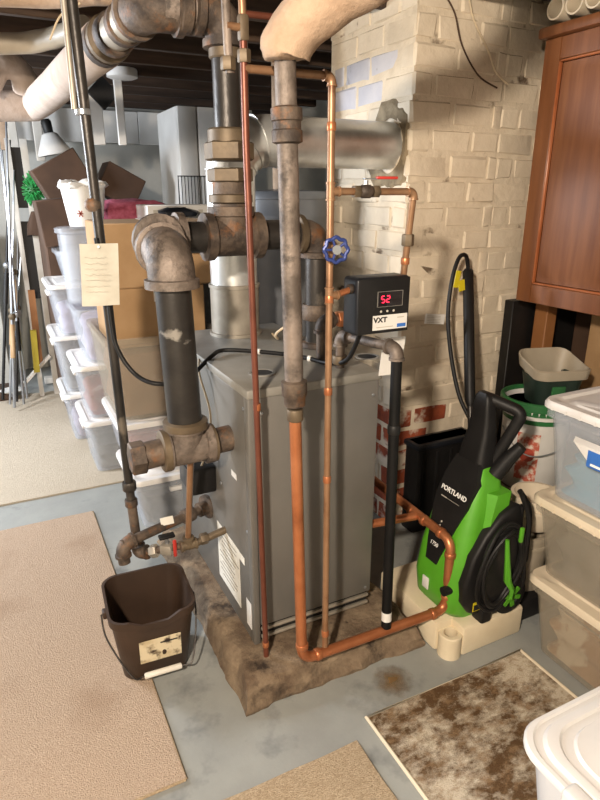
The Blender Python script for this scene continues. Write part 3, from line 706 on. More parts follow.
# right branch
t1 = bt(1.655); t2 = P(414, 190, y=t1.y); t2.z = t1.z; t3 = V((t2.x, t2.y + .03, 1.40))
cR = thing('copper_loop', 'copper branch with red ball valve looping down behind the digital controller', 'pipe', t3)
MB().tube([t1 + X * .03, t2, t3], .0105, 14, .03).build('tube', M['palecopper'], cR)
elbow(MB(), t2, -X, -Z, .0125, .02).build('elbow', M['palecopper'], cR)
vbp = P(366, 190, y=t1.y); vbp.z = t1.z
for s_ in (-1, 1): hexnut(vbp + X * .032 * s_, X, .018, .02).build('hex_nut', M['brass'], cR)
MB().sphere(vbp, .021, 12, (1.3, 1, 1)).build('valve_body', M['iron'], cR)
MB().cyl(vbp, vbp + Z * .03, .006).build('valve_stem', M['steel'], cR)
MB().rbox(vbp + V((.012, -.006, .034)), (.05, .014, .003), .001).build('lever', M['steel'], cR)
MB().rbox(vbp + V((.06, -.014, .037)), (.065, .016, .008), .003, 2, Rz(-.15)).build('lever_grip', M['red'], cR)
hexnut((t3 - t2) * .55 + t2, Z, .019, .035).build('union_nut', M['brass'], cR)
ring((t3 - t2) * .8 + t2, Z, .0135, .02).build('solder_joint', M['copper'], cR)

# ================================================================== CONTROLLER
kx0, kx1 = P(356, 338, y=1.5).x, P(408, 330, y=1.5).x; kz0, kz1 = P(382, 334, y=1.5).z, P(382, 277, y=1.5).z
ct = thing('water_feeder', 'black digital water feeder box with red display and white label', 'controller', ((kx0 + kx1) / 2, 1.54, kz0))
MB().rbb((kx0, 1.50, kz0), (kx1, 1.585, kz1), .012, 3).build('case', M['navy'], ct)
MB().rbb((kx0 + .004, 1.497, kz0 + .004), (kx1 - .004, 1.503, kz1 - .004), .002).build('front_plate', M['black'], ct)
kw = kx1 - kx0; kh = kz1 - kz0
dsx, dsz = kx0 + kw * .60, kz0 + kh * .62
di = MB().rbb((dsx - kw * .23, 1.4945, dsz - .022), (dsx + kw * .23, 1.4975, dsz + .022), .001).build('display', M['lens'], ct)
fr_ = MB()
for a_, b_, c_, d_ in ((-.235, .235, .022, .0235), (-.235, .235, -.0235, -.022), (-.24, -.23, -.0235, .0235), (.23, .24, -.0235, .0235)): fr_.bb((dsx + kw * a_, 1.4942, dsz + c_), (dsx + kw * b_, 1.4975, dsz + d_))
fr_.build('bezel', M['cloth_grey'], di)
mb = MB()
segs = {'5': 'afgcd', '2': 'abged'}
def seg7(mb, ch, cx, cz, w_, h_, t):
    pos = {'a': (0, h_, 1), 'g': (0, 0, 1), 'd': (0, -h_, 1), 'f': (-w_, h_ / 2, 0), 'b': (w_, h_ / 2, 0), 'e': (-w_, -h_ / 2, 0), 'c': (w_, -h_ / 2, 0)}
    for s_ in segs[ch]:
        dx, dz, hor = pos[s_]; mb.box((cx + dx, 1.4938, cz + dz), ((w_ * 1.5 if hor else t), .0008, (t if hor else h_ * .8)))
seg7(mb, '5', dsx - kw * .14, dsz, .0056, .0095, .0027); seg7(mb, '2', dsx - kw * .045, dsz, .0056, .0095, .0027)
mb.build('digits', M['redled'], di, 'glowing red digits 52')
for i in range(3): MB().lathe((dsx - kw * .16 + i * kw * .12, 1.4965, dsz - .037), -Y, [(0, .004), (.0015, .003)], 10).build('indicator', M['inkgrey'], ct)
lbx, lbz = kx0 + kw * .62, kz0 + kh * .21
lb = MB(); quad(lb, (lbx, 1.4968, lbz), X, Z, kw * .66, .045, .0008); lb = lb.build('label', M['white'], ct, 'white printed label reading VXT')
text('lettering', 'VXT', .022, (lbx - kw * .19, 1.4955, lbz + .008), X, Z, M['ink'], lb, sx=1.15, bold=.0007)
text('lettering', 'FLUID FEEDER CONTROL', .0055, (lbx - kw * .08, 1.4955, lbz - .014), X, Z, M['ink'], lb) if False else None
mb = MB(); quad(mb, (lbx - kw * .1, 1.4958, lbz - .014), X, Z, .06, .0025, .0004); quad(mb, (lbx + kw * .2, 1.4958, lbz + .012), X, Z, .025, .003, .0004); mb.build('fine_print', M['inkgrey'], lb)
mb = MB(); quad(mb, (lbx + kw * .22, 1.4958, lbz - .013), X, Z, .032, .011, .0005); mb.build('blue_mark', M['inkblue'], lb)
MB().cyl(bt(1.37) + X * .02, V((kx0 + .004, 1.53, kz1 - .033)), .0095).build('inlet_nipple', M['copper'], ct)
ring(V((kx0 - .008, 1.528, kz1 - .033)), X, .014, .014).build('inlet_nut', M['iron'], ct)
# feed pipe : black pipe + elbow at right of the boiler
bp0 = P(386, 628, y=PY); bp0.z = pr.z + .018; bp1 = P(397, 352, y=1.5)
fpz = thing('feed_pipe', 'black plastic-coated pipe standing beside the right front edge of the boiler', 'pipe', bp0)
M['pipeblack'] = mat('matt_black_coating', hx('0b0b0b'), hx('131212'), 9, .55, 0, .05, 50, spec=.2)
MB().cyl(bp0, bp1, .0178).build('pipe', M['pipeblack'], fpz)
db2 = (bp1 - bp0).normalized()
elbow(MB(), bp1 + Z * .012, -db2, V((-.28, 1, 0)), .022, .032).build('elbow', M['ironlight'], fpz)
eb2 = bp1 + V((-.065, .24, .012))
MB().cyl(bp1 + V((-.005, .02, .012)), eb2, .016).build('nipple', M['ironlight'], fpz)
elbow(MB(), eb2, bp1 + Z * .012 - eb2, -Z, .022, .032).build('elbow', M['ironlight'], fpz)
MB().cyl(eb2, V((eb2.x, eb2.y, BZ1 + .002)), .016).build('drop_nipple', M['iron'], fpz)
ring(V((eb2.x, eb2.y, BZ1 + .03)), Z, .027, .03).build('coupling', M['brass'], fpz)
ring(bp0 + db2 * .75, db2, .0215, .03).build('collar', M['black'], fpz)
mb = MB().cyl(bp0 + db2 * .03, bp0 + db2 * .065, .0183, n=18).build('sticker', M['white'], fpz)
MB().cyl(bp0 - Z*.002, bp0 + db2 * .02, .012).build('tip', M['brass'], fpz)
# instruction sheet hanging behind the controller
o = MB(); sc = P(392, 356, y=1.62)
quad(o, sc, V((1, -.1, 0)), V((.1, .0, 1)), .085, .13, .001)
tag(o.build('instruction_sheet', M['white']), 'white paper sheet hanging behind the feeder box', 'paper')

# relief fittings between tubes and controller
rf = thing('relief_fitting', 'brown cast fitting with brass plug on boiler top behind the copper tube', 'fitting', (1.0, 1.86, BZ1))
fx, fy = P(322, 318, y=1.86).x, 1.86
MB().cyl((fx, fy, BZ1), (fx, fy, 1.20), .02).build('nipple', M['iron'], rf)
elbow(MB(), (fx, fy, 1.22), -Z, X, .026, .036).build('elbow', M['iron'], rf)
hexnut((fx + .075, fy, 1.22), X, .03, .03).build('hex_plug', M['copper'], rf)
MB().cyl((fx + .03, fy, 1.22), (fx + .13, fy, 1.22), .015).build('outlet', M['ironlight'], rf)

# ================================================================== BLACK CABLE
cpts = [P(96, 238, y=LY - .02), P(108, 300, y=LY - .03), P(116, 345, y=LY - .04), P(135, 374, y=2.02), P(160, 384, y=1.95), P(190, 376, y=2.02)]
cpts += [V((.66, 2.05, 1.083)), V((.73, 2.1, 1.09)), V((.84, 2.02, 1.09)), V((.92, 1.94, 1.088)), V((.97, 1.86, 1.086)), V((1.0, 1.78, 1.086)), V((1.02, 1.68, 1.12)), V((kx0 + .05, 1.55, kz0 + .004))]
cbl = thing('power_cable', 'black power cable looping from the drop pipe over the boiler top to controller', 'cable', (.8, 2.0, BZ1))
MB().tube(smooth(cpts), .0078, 10).build('cord', M['black'], cbl)
for p in (cpts[8], cpts[10]): ring(p, cpts[10] - cpts[8], .011, .012).build('cable_tie', M['white'], cbl)
tag(MB().tube(smooth([V((1.02, 2.3, 1.084)), V((1.0, 2.2, 1.084)), V((.97, 2.15, 1.12)), V((1.02, 2.12, 1.17)), V((1.05, 2.2, 1.2))]), .005, 8).build('thin_wire', M['cable']), 'pale wire curling across the back of boiler top', 'wire')
tag(MB().tube(smooth([V((BX0 - .008, 2.12, 1.06)), V((BX0 - .03, 2.05, 1.02)), V((BX0 - .02, 1.98, .9)), V((BX0 - .03, 1.98, .78)), V((BX0 - .05, 2.03, .665))]), .004, 8).build('thin_wire', M['cable']), 'thin grey wire dropping down boiler side to control box', 'wire')

# ================================================================== BROWN BUCKET
bk = thing('bucket', 'square brown plastic bucket with wire handle and worn label under the drain pipe', 'bucket', (.33, 1.89, 0))
bcx, bcy = .325, 1.885; BH = .285
def bring(h, hw, hd, r, rim=0):
    out = []
    for p in rrect(bcx, bcy, hw, hd, h, r, 8): out.append(p)
    return out
def subdiv(r, m=4): return [r[i].lerp(r[(i + 1) % len(r)], k / m) for i in range(len(r)) for k in range(m)]
def notch(r, on=1):
    out = []
    for p in r:
        q = p.copy()
        if p.y < bcy - .08 and abs(p.x - bcx - .005) < .062: q.z -= .024 * on * min(1, max(0, (.062 - abs(p.x - bcx - .005)) / .012))
        out.append(q)
    return out
R = lambda h, hw, hd, r: subdiv(bring(h, hw, hd, r))
mb = MB().loft([R(.0, .112, .108, .05), R(.008, .116, .112, .05), notch(R(BH - .03, .142, .142, .055), .5), notch(R(BH - .03, .149, .149, .058), .8), notch(R(BH, .151, .151, .06)), notch(R(BH, .142, .142, .055)), notch(R(BH - .03, .138, .138, .05), .5), R(.012, .11, .106, .048)], True, True)
RZ = Rz(-.06); mb.rot(RZ, (bcx, bcy, 0)).build('tub', M['brown_pl'], bk)
slope = math.atan2(.032, BH); upb = V((0, -math.sin(slope), math.cos(slope)))
lc = V((bcx + .012, bcy - .131, .135)); lc = RZ @ (lc - V((bcx, bcy, 0))) + V((bcx, bcy, 0)); rgb = RZ @ X; upb = RZ @ upb
M['wornlabel'] = mat('worn_label', hx('cfc2a4'), hx('3d2c20'), 24, .7, ramp=(.5, .62), c3=hx('b9a988'), p3=(.5, .6), s3=9)
lbk = MB(); quad(lbk, lc, rgb, upb, .145, .10, .0015); lbk = lbk.build('label', M['wornlabel'], bk, 'worn cream label with dark scuffs')
mb = MB(); quad(mb, lc + rgb.cross(upb) * .002 + rgb * .03 + upb * .028, rgb, upb, .06, .006, .0005); mb.build('printed_line', M['ink'], lbk)
MB().sphere(lc + rgb.cross(upb) * .002 + rgb * .012 - upb * .02, .010, 12, (.8, .15, 1.2)).build('printed_mark', M['brown_pl'], lbk)
for s_ in (-1, 1):
    ear = V((bcx, bcy, 0)) + RZ @ V((s_ * .153, -.005, BH - .045)); MB().rbox(ear, (.018, .03, .03), .005).build('handle_ear', M['brown_pl'], bk)
hA = V((bcx, bcy, 0)) + RZ @ V((-.166, -.005, BH - .045)); hB = V((bcx, bcy, 0)) + RZ @ V((.166, -.005, BH - .045))
gm = V((bcx, bcy, 0)) + RZ @ V((.01, -.162, .062))
MB().tube(smooth([hA, V((bcx, bcy, 0)) + RZ @ V((-.158, -.06, .17)), gm - rgb * .105 + Z * .012, gm - rgb * .06, gm + rgb * .06, gm + rgb * .105 + Z * .012, V((bcx, bcy, 0)) + RZ @ V((.158, -.06, .17)), hB]), .0032, 8).build('wire_handle', M['blackpipe'], bk)
MB().lathe(gm - rgb * .065, rgb, [(0, .008), (.004, .0105), (.126, .0105), (.13, .008)], 14).build('grip', M['paper'], bk)

# ================================================================== STORAGE BINS
def contents(x0, x1, y0, y1, z0, z1, mt, label, seed=0):
    cx, cy, hx_, hy_ = (x0 + x1) / 2, (y0 + y1) / 2, (x1 - x0) / 2, (y1 - y0) / 2
    rings = [rrect(cx, cy, hx_ * .9, hy_ * .9, z0, .04, 4)]
    n = 5
    for i in range(n + 1):
        z = z0 + .01 + (z1 - z0 - .03) * i / n; q = .93 + .05 * math.sin(i * 2.1 + seed); rings.append(rrect(cx, cy, hx_ * q, hy_ * q, z, .04, 4))
    rings.append(rrect(cx, cy, hx_ * .7, hy_ * .7, z1, .04, 4))
    mb = MB().loft(rings).jitter(.009, 7, seed)
    mb.v = [V((min(max(p.x, x0), x1), min(max(p.y, y0), y1), min(max(p.z, z0), z1))) for p in mb.v]
    return tag(mb.build('folded_fabric', mt, sharp=60), label, 'fabric')
def bin_(label, x0, x1, y0, y1, z0, z1, body, lidm, lid=True, group=None, cont=None, clab=None, fill=.8, lab=None, taper=.035, hand='x-', ribs=False):
    cx, cy, hx_, hy_ = (x0 + x1) / 2, (y0 + y1) / 2, (x1 - x0) / 2, (y1 - y0) / 2
    t = thing('storage_bin', label, 'storage bin', (cx, cy, z0), group)
    zt = z1 - (.03 if lid else 0); tp_ = taper; th = .004
    rr = lambda h, d, z: rrect(cx, cy, h, d, z, .05)
    rings = [rr(hx_ - tp_ - .03, hy_ - tp_ - .03, z0 + .0012), rr(hx_ - tp_ - .018, hy_ - tp_ - .018, z0 + .004), rr(hx_ - .022, hy_ - .022, zt - .03), rr(hx_ - .008, hy_ - .008, zt - .028), rr(hx_ - .008, hy_ - .008, zt),
             rr(hx_ - .022 - th, hy_ - .022 - th, zt), rr(hx_ - .022 - th, hy_ - .022 - th, zt - .03), rr(hx_ - tp_ - .018 - th, hy_ - tp_ - .018 - th, z0 + .008)]
    MB().loft(rings).build('tub', body, t)
    if lid:
        L = [rr(hx_ - .006, hy_ - .006, zt + .001), rr(hx_, hy_, zt + .003), rr(hx_, hy_, zt + .018), rr(hx_ - .006, hy_ - .006, zt + .029), rr(hx_ - .03, hy_ - .03, zt + .029), rr(hx_ - .038, hy_ - .038, zt + .02), rr(hx_ - .06, hy_ - .06, zt + .02), rr(hx_ - .066, hy_ - .066, zt + .026), rr(.03, .03, zt + .026)]
        lo_ = MB().loft(L).build('lid', lidm, t)
        if ribs:
            r0 = None
            for i in range(16):
                yy = cy - hy_ + .06 + i * (2 * hy_ - .12) / 15
                if r0 is None: r0 = MB().box((cx - hx_ - .001, yy, zt + .008), (.003, .006, .012)).build('rib', lidm, lo_)
                else:
                    c_ = r0.copy(); COL.objects.link(c_); c_.location = (0, i * (2 * hy_ - .12) / 15, 0)
    # end grips
    if hand == 'x-':
        MB().rbb((x0 + .002, cy - .08, zt - .06), (x0 + .03, cy + .08, zt - .035), .008).build('handle', lidm, t)
    elif hand == 'y-':
        MB().rbb((cx - .08, y0 + .002, zt - .06), (cx + .08, y0 + .03, zt - .035), .008).build('handle', lidm, t)
    if cont is not None:
        m = tp_ + .026
        contents(x0 + m, x1 - m, y0 + m, y1 - m, z0 + .012, z0 + .012 + (zt - z0 - .02) * fill, cont, clab, hash(clab) % 17 * 1.3 if False else len(clab) * 1.3)
    return t
# near-left stack
bin_('clear bin at the foot of the stack nearest the boiler', .45, .98, 2.74, 3.22, .0, .30, M['clear'], M['lidwhite'], cont=M['cloth_grey'], clab='grey fabric in the bottom bin beneath the red-filled bin', fill=.75, hand='y-')
bin_('clear bin of red cloth sandwiched between two bins beside boiler', .43, .98, 2.86, 3.40, .301, .56, M['clear'], M['lidwhite'], cont=M['cloth_red'], clab='red cloth packed in the middle bin beside boiler', fill=.85, hand='y-')
bin_('deep clear bin of brown cloth carrying the cardboard boxes', .40, 1.0, 2.87, 3.50, .561, .99, M['clearwarm'], M['lidwhite'], lid=False, cont=M['cloth_brown'], clab='brown cloth filling the deep bin below cardboard boxes', fill=.83, hand=None)
# second stack
bin_('clear bin on carpet below the lilac-filled bin', .34, .85, 3.52, 4.02, .011, .36, M['clear'], M['lidwhite'], cont=M['cloth_grey'], clab='grey fabric in the bin under lilac cloth', fill=.6)
bin_('clear bin of lilac cloth standing second in its stack', .33, .85, 3.54, 4.04, .361, .70, M['clear'], M['lidwhite'], cont=M['cloth_red'], clab='reddish cloth inside the second clear bin behind', fill=.6)
bin_('clear lidless bin holding lilac cloth above two lidded bins', .36, .9, 3.56, 4.06, .701, 1.02, M['clear'], M['lidwhite'], lid=False, cont=M['cloth_lilac'], clab='lilac cloth showing through the lidless bin', fill=.8, hand=None)
# third stack
bin_('clear bin bottom of the farthest stack by the white post', .285, .8, 4.12, 4.62, .011, .36, M['clear'], M['lidwhite'], cont=M['cloth_lilac'], clab='pale lilac cloth in the lowest bin by the post', fill=.7)
bin_('clear bin in the middle of the farthest stack by white post', .27, .8, 4.14, 4.64, .361, .76, M['clear'], M['lidwhite'], cont=M['cloth_grey'], clab='grey cloth in the middle bin by the post', fill=.6)
bin_('white-lidded clear bin topping the farthest stack by white post', .28, .82, 4.1, 4.62, .761, 1.10, M['clear'], M['lidwhite'], cont=M['cloth_lilac'], clab='lilac cloth in the upper bin under blue tub', fill=.6)
bin_('pale blue tub resting on the farthest bin stack', .36, .86, 4.15, 4.6, 1.101, 1.30, M['clear'], M['lidwhite'], lid=False, hand=None)
bin_('tall clear tub carrying the white paint bucket', .47, .9, 4.06, 4.45, 1.302, 1.53, M['clear'], M['clear'], cont=M['cloth_lilac'], clab='lilac cloth in the tub under the paint bucket', fill=.7, hand=None) if False else None
# clear round canister + white paper bucket on it
cn = P(78, 222, y=3.78); cxn = cn.x
q = thing('canister', 'clear lidded canister beneath the white snowflake bucket', 'canister', (cxn, 3.85, 1.03))
MB().lathe((cxn, 3.85, 1.025), Z, [(0, .09), (.01, .1), (.40, .115), (.41, .1), (.02, .09)], 26).build('jar', M['clear'], q)
MB().lathe((cxn, 3.85, 1.43), Z, [(0, .115), (.004, .128), (.03, .128), (.036, .11)], 26).build('lid', M['clear'], q)
q2 = thing('paper_bucket', 'white bucket with red snowflake print and crumpled tissue on top of canister', 'bucket', (cxn + .06, 3.9, 1.47))
MB().lathe((cxn + .06, 3.88, 1.468), Z, [(0, .095), (.22, .125), (.22, .12), (.01, .09)], 26).build('tub', M['white'], q2)
mb = MB(); 
for i in range(9):
    t = i * 2 * PI / 9; mb.sphere(V((cxn + .06 + .1 * math.cos(t), 3.88 + .1 * math.sin(t), 1.70 + .01 * math.sin(i * 3))), .05, 8, (1, 1, .5))
mb.jitter(.015, 22).build('tissue', M['white'], q2)
def star(p, r, parent):
    mb = MB(); n_ = V((-.1, -1, 0)).normalized(); rr = V((1, -.1, 0)).normalized()
    for i in range(3):
        t = i * PI / 3; d_ = rr * math.cos(t) + Z * math.sin(t); mb.box(p, (2 * r, .003, r * .3), Matrix.Rotation(-t, 3, 'Y'))
    mb.build('snowflake', M['inkred'], parent)
star(V((cxn + .10, 3.88 - .105, 1.58)), .03, q2); star(V((cxn + .02, 3.88 - .10, 1.54)), .02, q2)

# cardboard boxes on the stack nearest the boiler
def carton(label, x0, x1, y0, y1, z0, z1, mt, rz=0, flap=None):
    c = ((x0 + x1) / 2, (y0 + y1) / 2, z0); t = thing('cardboard_box', label, 'cardboard box', c)
    MB().rbb((x0, y0, z0), (x1, y1, z1), .006, 1).rot(Rz(rz), c).build('carton', mt, t)
    MB().bb(((x0 + x1) / 2 - .025, y0 - .001, z1 - .07), ((x0 + x1) / 2 + .025, y1 + .001, z1 + .0012)).rot(Rz(rz), c).build('tape', M['paper'] if mt != M['carddark'] else M['card'], t)
    if flap is not None:
        vs, fs = flap; mb = MB().add(vs, fs).rot(Rz(rz), c); mb.build('flap', mt, t)
    return t
carton('lower cardboard box sitting in the open brown-filled bin', .47, .93, 2.94, 3.43, .93, 1.22, M['card'])
fl_ = ([V((.72, 2.94, 1.49)), V((1.04, 2.94, 1.47)), V((1.02, 2.74, 1.40)), V((.78, 2.76, 1.42)), V((.72, 2.94, 1.486)), V((1.04, 2.94, 1.466)), V((1.02, 2.74, 1.396)), V((.78, 2.76, 1.416))], [(0, 1, 2, 3), (7, 6, 5, 4), (0, 4, 5, 1), (1, 5, 6, 2), (2, 6, 7, 3), (3, 7, 4, 0)])
carton('upper cardboard box with raised flap behind the iron elbows', .46, 1.04, 2.93, 3.45, 1.222, 1.52, M['card'], 0, fl_)
# white panels, cloth, low clutter on top
for i in range(1):
    t = thing('white_carton', 'flat white carton with printed side on the upper cardboard box', 'box', (1.15, 3.6, 1.5))
    MB().rbb((.85, 3.7, 1.5), (1.4, 4.0, 1.585), .005, 1).build('carton', M['white'], t)
    mb = MB()
    for k in range(9): quad(mb, (.90 + k * .055, 3.699, 1.54), X, Z, .028, .035, .0006)
    mb.build('printed_blocks', M['inkgrey'], t)
tag(MB().bb((.93, 3.6, .0125), (1.5, 4.3, 1.5)).build('storage_crate', M['cloth_grey']), 'grey crate standing behind the cardboard boxes', 'crate')
tag(MB().loft([rrect(.86, 4.1, .26, .1, 1.502, .08), rrect(.86, 4.1, .27, .11, 1.54, .08), rrect(.84, 4.1, .2, .08, 1.59, .06), rrect(.8, 4.1, .06, .04, 1.61, .03)]).jitter(.03, 11).build('red_fabric', M['cloth_maroon'], sharp=60), 'crumpled maroon and pink fabric heap behind cardboard box', 'fabric')
tag(MB().loft([rrect(1.02, 3.66, .11, .05, 1.522, .04), rrect(1.02, 3.66, .12, .055, 1.55, .04), rrect(1.02, 3.66, .06, .03, 1.57, .03)]).jitter(.015, 14).build('dark_cloth', M['navy'], sharp=60), 'dark blue cloth bundle beside white carton', 'fabric')
# tilted dark cardboard boxes at the back wall
for i, (px, py, yy, wd_, ht_, rr) in enumerate(((62, 178, 5.0, .34, .28, .5), (118, 186, 5.1, .3, .24, -.5), (54, 222, 4.62, .2, .3, .1))):
    c = P(px, py, y=yy); mb = MB().rbox(c, (wd_, .3, ht_), .006, 1, Matrix.Rotation(-rr, 3, 'Y'))
    tag(mb.build('cardboard_box', M['carddark']), ['dark brown box tilted beneath the clamp lamp', 'open brown carton tipped behind the snowflake bucket', 'dark upright box standing behind the canister'][i], 'cardboard box')
tag(MB().rbb((.35, 4.75, .0125), (1.25, 5.35, 1.51), .01, 1).build('cupboard', M['carddark']), 'dark cupboard standing behind the clear bins carrying boxes', 'cupboard')

# leaning white appliance panel with wire rack
fd_ = thing('refrigerator', 'tall white refrigerator with a dark door seam at the back', 'refrigerator', (1.7, 5.2, 0))
fa, fb = P(176, 105, y=4.9), P(222, 105, y=4.9)
MB().rbb((fa.x, 4.93, .0125), (fa.x + .62, 5.5, fa.z), .012).build('body', M['wallwhite'], fd_)
sx_ = P(198, 150, y=4.9).x
for a_, b_ in ((fa.x + .002, sx_ - .006), (sx_ + .006, fa.x + .615)): MB().rbb((a_, 4.885, .05), (b_, 4.93, fa.z - .004), .008).build('door', M['wallwhite'], fd_)
wr_ = thing('wire_rack', 'black wire rack standing before the white refrigerator', 'rack', (1.5, 4.8, 1.5))
ra, rbx = P(178, 176, y=4.8), P(218, 206, y=4.8); mb = MB()
MB().tube([V((ra.x, 4.8, rbx.z - .05)), V((ra.x, 4.8, ra.z)), V((rbx.x, 4.8, ra.z)), V((rbx.x, 4.8, rbx.z - .05)), V((ra.x, 4.8, rbx.z - .05))], .006, 6).build('rim', M['black'], wr_)
for i in range(1, 12): MB().cyl((ra.x + (rbx.x - ra.x) * i / 12, 4.8, rbx.z - .05), (ra.x + (rbx.x - ra.x) * i / 12, 4.8, ra.z), .0035, n=6).build('wire', M['black'], wr_)
tag(MB().rbb((ra.x - .1, 4.5, .0125), (rbx.x + .3, 4.86, rbx.z - .056), .01, 1).build('low_cabinet', M['carddark']), 'low dark cabinet carrying the black wire rack', 'cabinet')

# ================================================================== BACK-LEFT CLUTTER
cl = thing('clamp_lamp', 'white cone clamp lamp hanging from the beam on the left', 'lamp', P(52, 152, y=5.5))
cA_ = P(49, 133, y=5.5); cB_ = P(54, 150, y=5.5); dd_ = (cB_ - cA_).normalized()
MB().lathe(cA_, dd_, [(0, .045), (.01, .06), (.15, .135), (.16, .13), (.012, .045)], 28).build('shade', M['white'], cl)
MB().lathe(cA_ - dd_ * .1, dd_, [(0, .03), (.02, .04), (.1, .035), (.11, .03)], 16).build('socket', M['black'], cl)
MB().tube(smooth([cA_ - dd_ * .09, cA_ + V((-.08, 0, .12)), cA_ + V((-.06, .3, .28)), cA_ + V((0, .6, .26))]), .006, 6).build('cord', M['black'], cl)
# hanging boards, diamond brace, paper disc
t = thing('hanging_panel', 'white hanging panel with black diamond bracket below joists', 'panel', P(95, 145, y=4.6))
pa, pb_ = P(85, 80, y=4.6), P(106, 145, y=4.6)
MB().rbb((pa.x, 4.6, pb_.z), (pb_.x, 4.64, pa.z), .004, 1).build('board', M['wallwhite'], t)
dc = P(103, 93, y=4.585); 
MB().rbox(dc, (.15, .02, .15), .003, 1, Matrix.Rotation(PI / 4, 3, 'Y')).build('bracket', M['black'], t)
MB().rbb((P(113, 80, y=4.57).x, 4.55, P(113, 145, y=4.57).z), (P(121, 80, y=4.57).x, 4.58, P(113, 76, y=4.57).z), .004, 1).build('upright_strip', M['wallwhite'], t)
pd_ = P(122, 74, y=4.5)
tag(MB().lathe(pd_ - Z * .03, Z, [(0, .075), (.01, .10), (.05, .10), (.06, .095)], 26).build('paper_plates', M['white']), 'round white stack tucked under joists over hanging panel', 'plate')
for i, px in enumerate((8, 34)):
    a_ = P(px, 106, y=5.9); b_ = P(px, 148, y=5.9)
    tag(MB().rbb((a_.x - .03, 5.9, b_.z - .1), (a_.x + .04, 5.95, CZ + .19), .004, 1).build('hanger_strap', M['woodwhite']), ['white strap hanging before the pink insulation', 'white strap hanging beside the clamp lamp'][i], 'strap')
tag(MB().rbb((P(-8, 110, y=6.0).x, 6.0, P(0, 150, y=6).z), (P(6, 110, y=6).x, 6.06, P(0, 108, y=6).z), .02, 2).build('insulation_batt', M['insul']), 'pink insulation batt between white straps', 'insulation')
# leaning timber frame
fr = thing('wooden_rack', 'tall white timber rack with black slots leaning by the bins', 'rack', (.33, 5.4, 0))
fa_, fb_ = P(24, 150, y=5.5), P(57, 388, y=5.35); fb_.z = .012; fa_.z = 2.05
ga_, gb_ = P(8, 150, y=5.5), P(40, 380, y=5.35); ga_.z = 2.05; gb_.z = .012
def beam(a_, b_, w_, d_):
    a_, b_ = V(a_), V(b_); dr = (b_ - a_).normalized(); s1 = X - dr * X.dot(dr); s1.normalize(); s2 = dr.cross(s1)
    vs = [p + s1 * i * w_ / 2 + s2 * j * d_ / 2 for p in (a_, b_) for i, j in ((-1, -1), (1, -1), (1, 1), (-1, 1))]
    return MB().add(vs, [(3, 2, 1, 0), (4, 5, 6, 7), (0, 1, 5, 4), (1, 2, 6, 5), (2, 3, 7, 6), (3, 0, 4, 7)])
beam(fa_, fb_, .05, .04).build('upright', M['woodwhite'], fr)
beam(ga_, gb_, .035, .04).build('upright', M['woodwhite'], fr)
for f_ in (.0, .27, .62, .97): beam(ga_.lerp(gb_, f_ + .01), fa_.lerp(fb_, f_ + .01), .01, .1).build('rail', M['woodwhite'], fr)
for f0_, f1_ in ((.03, .25), (.30, .6)):
    m0, m1 = ga_.lerp(fa_, .5).lerp(gb_.lerp(fb_, .5), f0_), ga_.lerp(fa_, .5).lerp(gb_.lerp(fb_, .5), f1_)
    beam(m0 + Y * .01, m1 + Y * .01, (fa_.x - ga_.x) * .75, .012).build('slot_panel', M['black'], fr)
tag(beam(P(22, 386, y=5.25) , P(50, 355, y=5.25), .02, .06).build('timber_offcut', M['woodwhite']), 'pale diagonal timber brace at the foot of leaning frame', 'timber')
tag(MB().rbb(P(52, 382, z=.011) + V((-.06, -.05, 0)), P(52, 382, z=.011) + V((.06, .05, .05)), .004, 1).build('wood_block', M['woodwhite']), 'small white wood block at the foot of leaning frame', 'block')
random.seed(21)
rods = [((6, 118), (12, 392), M['steel'], .012), ((2, 150), (22, 392), M['steel'], .01), ((14, 170), (6, 380), M['steel'], .009), ((18, 200), (16, 396), M['blackpipe'], .01), ((-2, 130), (26, 390), M['steel'], .009), ((10, 140), (-2, 372), M['black'], .012), ((22, 240), (10, 388), M['steel'], .008)]
rl = ['bright steel fishing rod with cork grip leaning leftmost', 'slim steel rod crossing the other rods', 'pale steel rod leaning against crossing rods', 'dark rod standing in the rod bundle', 'long thin rod leaning across the bundle', 'black shafted pole in the rod bundle', 'short steel rod at the front of bundle']
for i, (a_, b_, m_, r_) in enumerate(rods):
    yb = 5.0 + .05 * i; q0 = P(*a_, y=yb + .35); q1 = P(*b_, y=yb); q1.z = max(.012, min(q1.z, .05))
    t = thing('fishing_rod', rl[i], 'rod', q1, 'rods leaning in the back corner')
    MB().tube([q1, q1.lerp(q0, .35), q0], [r_, r_, r_ * .6], 8).build('shaft', m_, t)
    gq = q1.lerp(q0, .18 + .04 * i); MB().tube([gq, q1.lerp(q0, .3 + .04 * i)], r_ * 1.6, 10).build('grip', M['black'] if i % 2 else M['woodplain'], t)
    rc = q1.lerp(q0, .33 + .04 * i); MB().sphere(rc + V((0, -.03, 0)), .028, 10).build('reel', M['steel'] if i % 2 else M['brass'], t)
tag(beam(P(33, 330, y=5.2), P(37, 372, y=5.2), .045, .03).build('yellow_tool', M['brass'] if False else mat('dull_yellow', hx('a8952c'), hx('94821f'), 8, .6)), 'yellow handled tool hanging between rods and frame', 'tool')
tag(beam(P(31, 290, y=5.28), P(40, 365, y=5.28), .05, .03).build('orange_plank', M['orange']), 'orange wooden plank between the frame uprights', 'plank')
tag(beam(P(46, 250, y=5.45), P(67, 391, y=5.4), .04, .03).build('wood_strip', M['woodplain']), 'bare wooden strip leaning beside the white frame', 'plank')
tag(beam(P(55, 260, y=5.6), P(71, 389, y=5.5), .05, .03).build('wood_strip', M['carddark']), 'dark stained strip leaning behind the bins', 'plank')
ga = P(33, 190, y=5.35)
mb = MB(); random.seed(4)
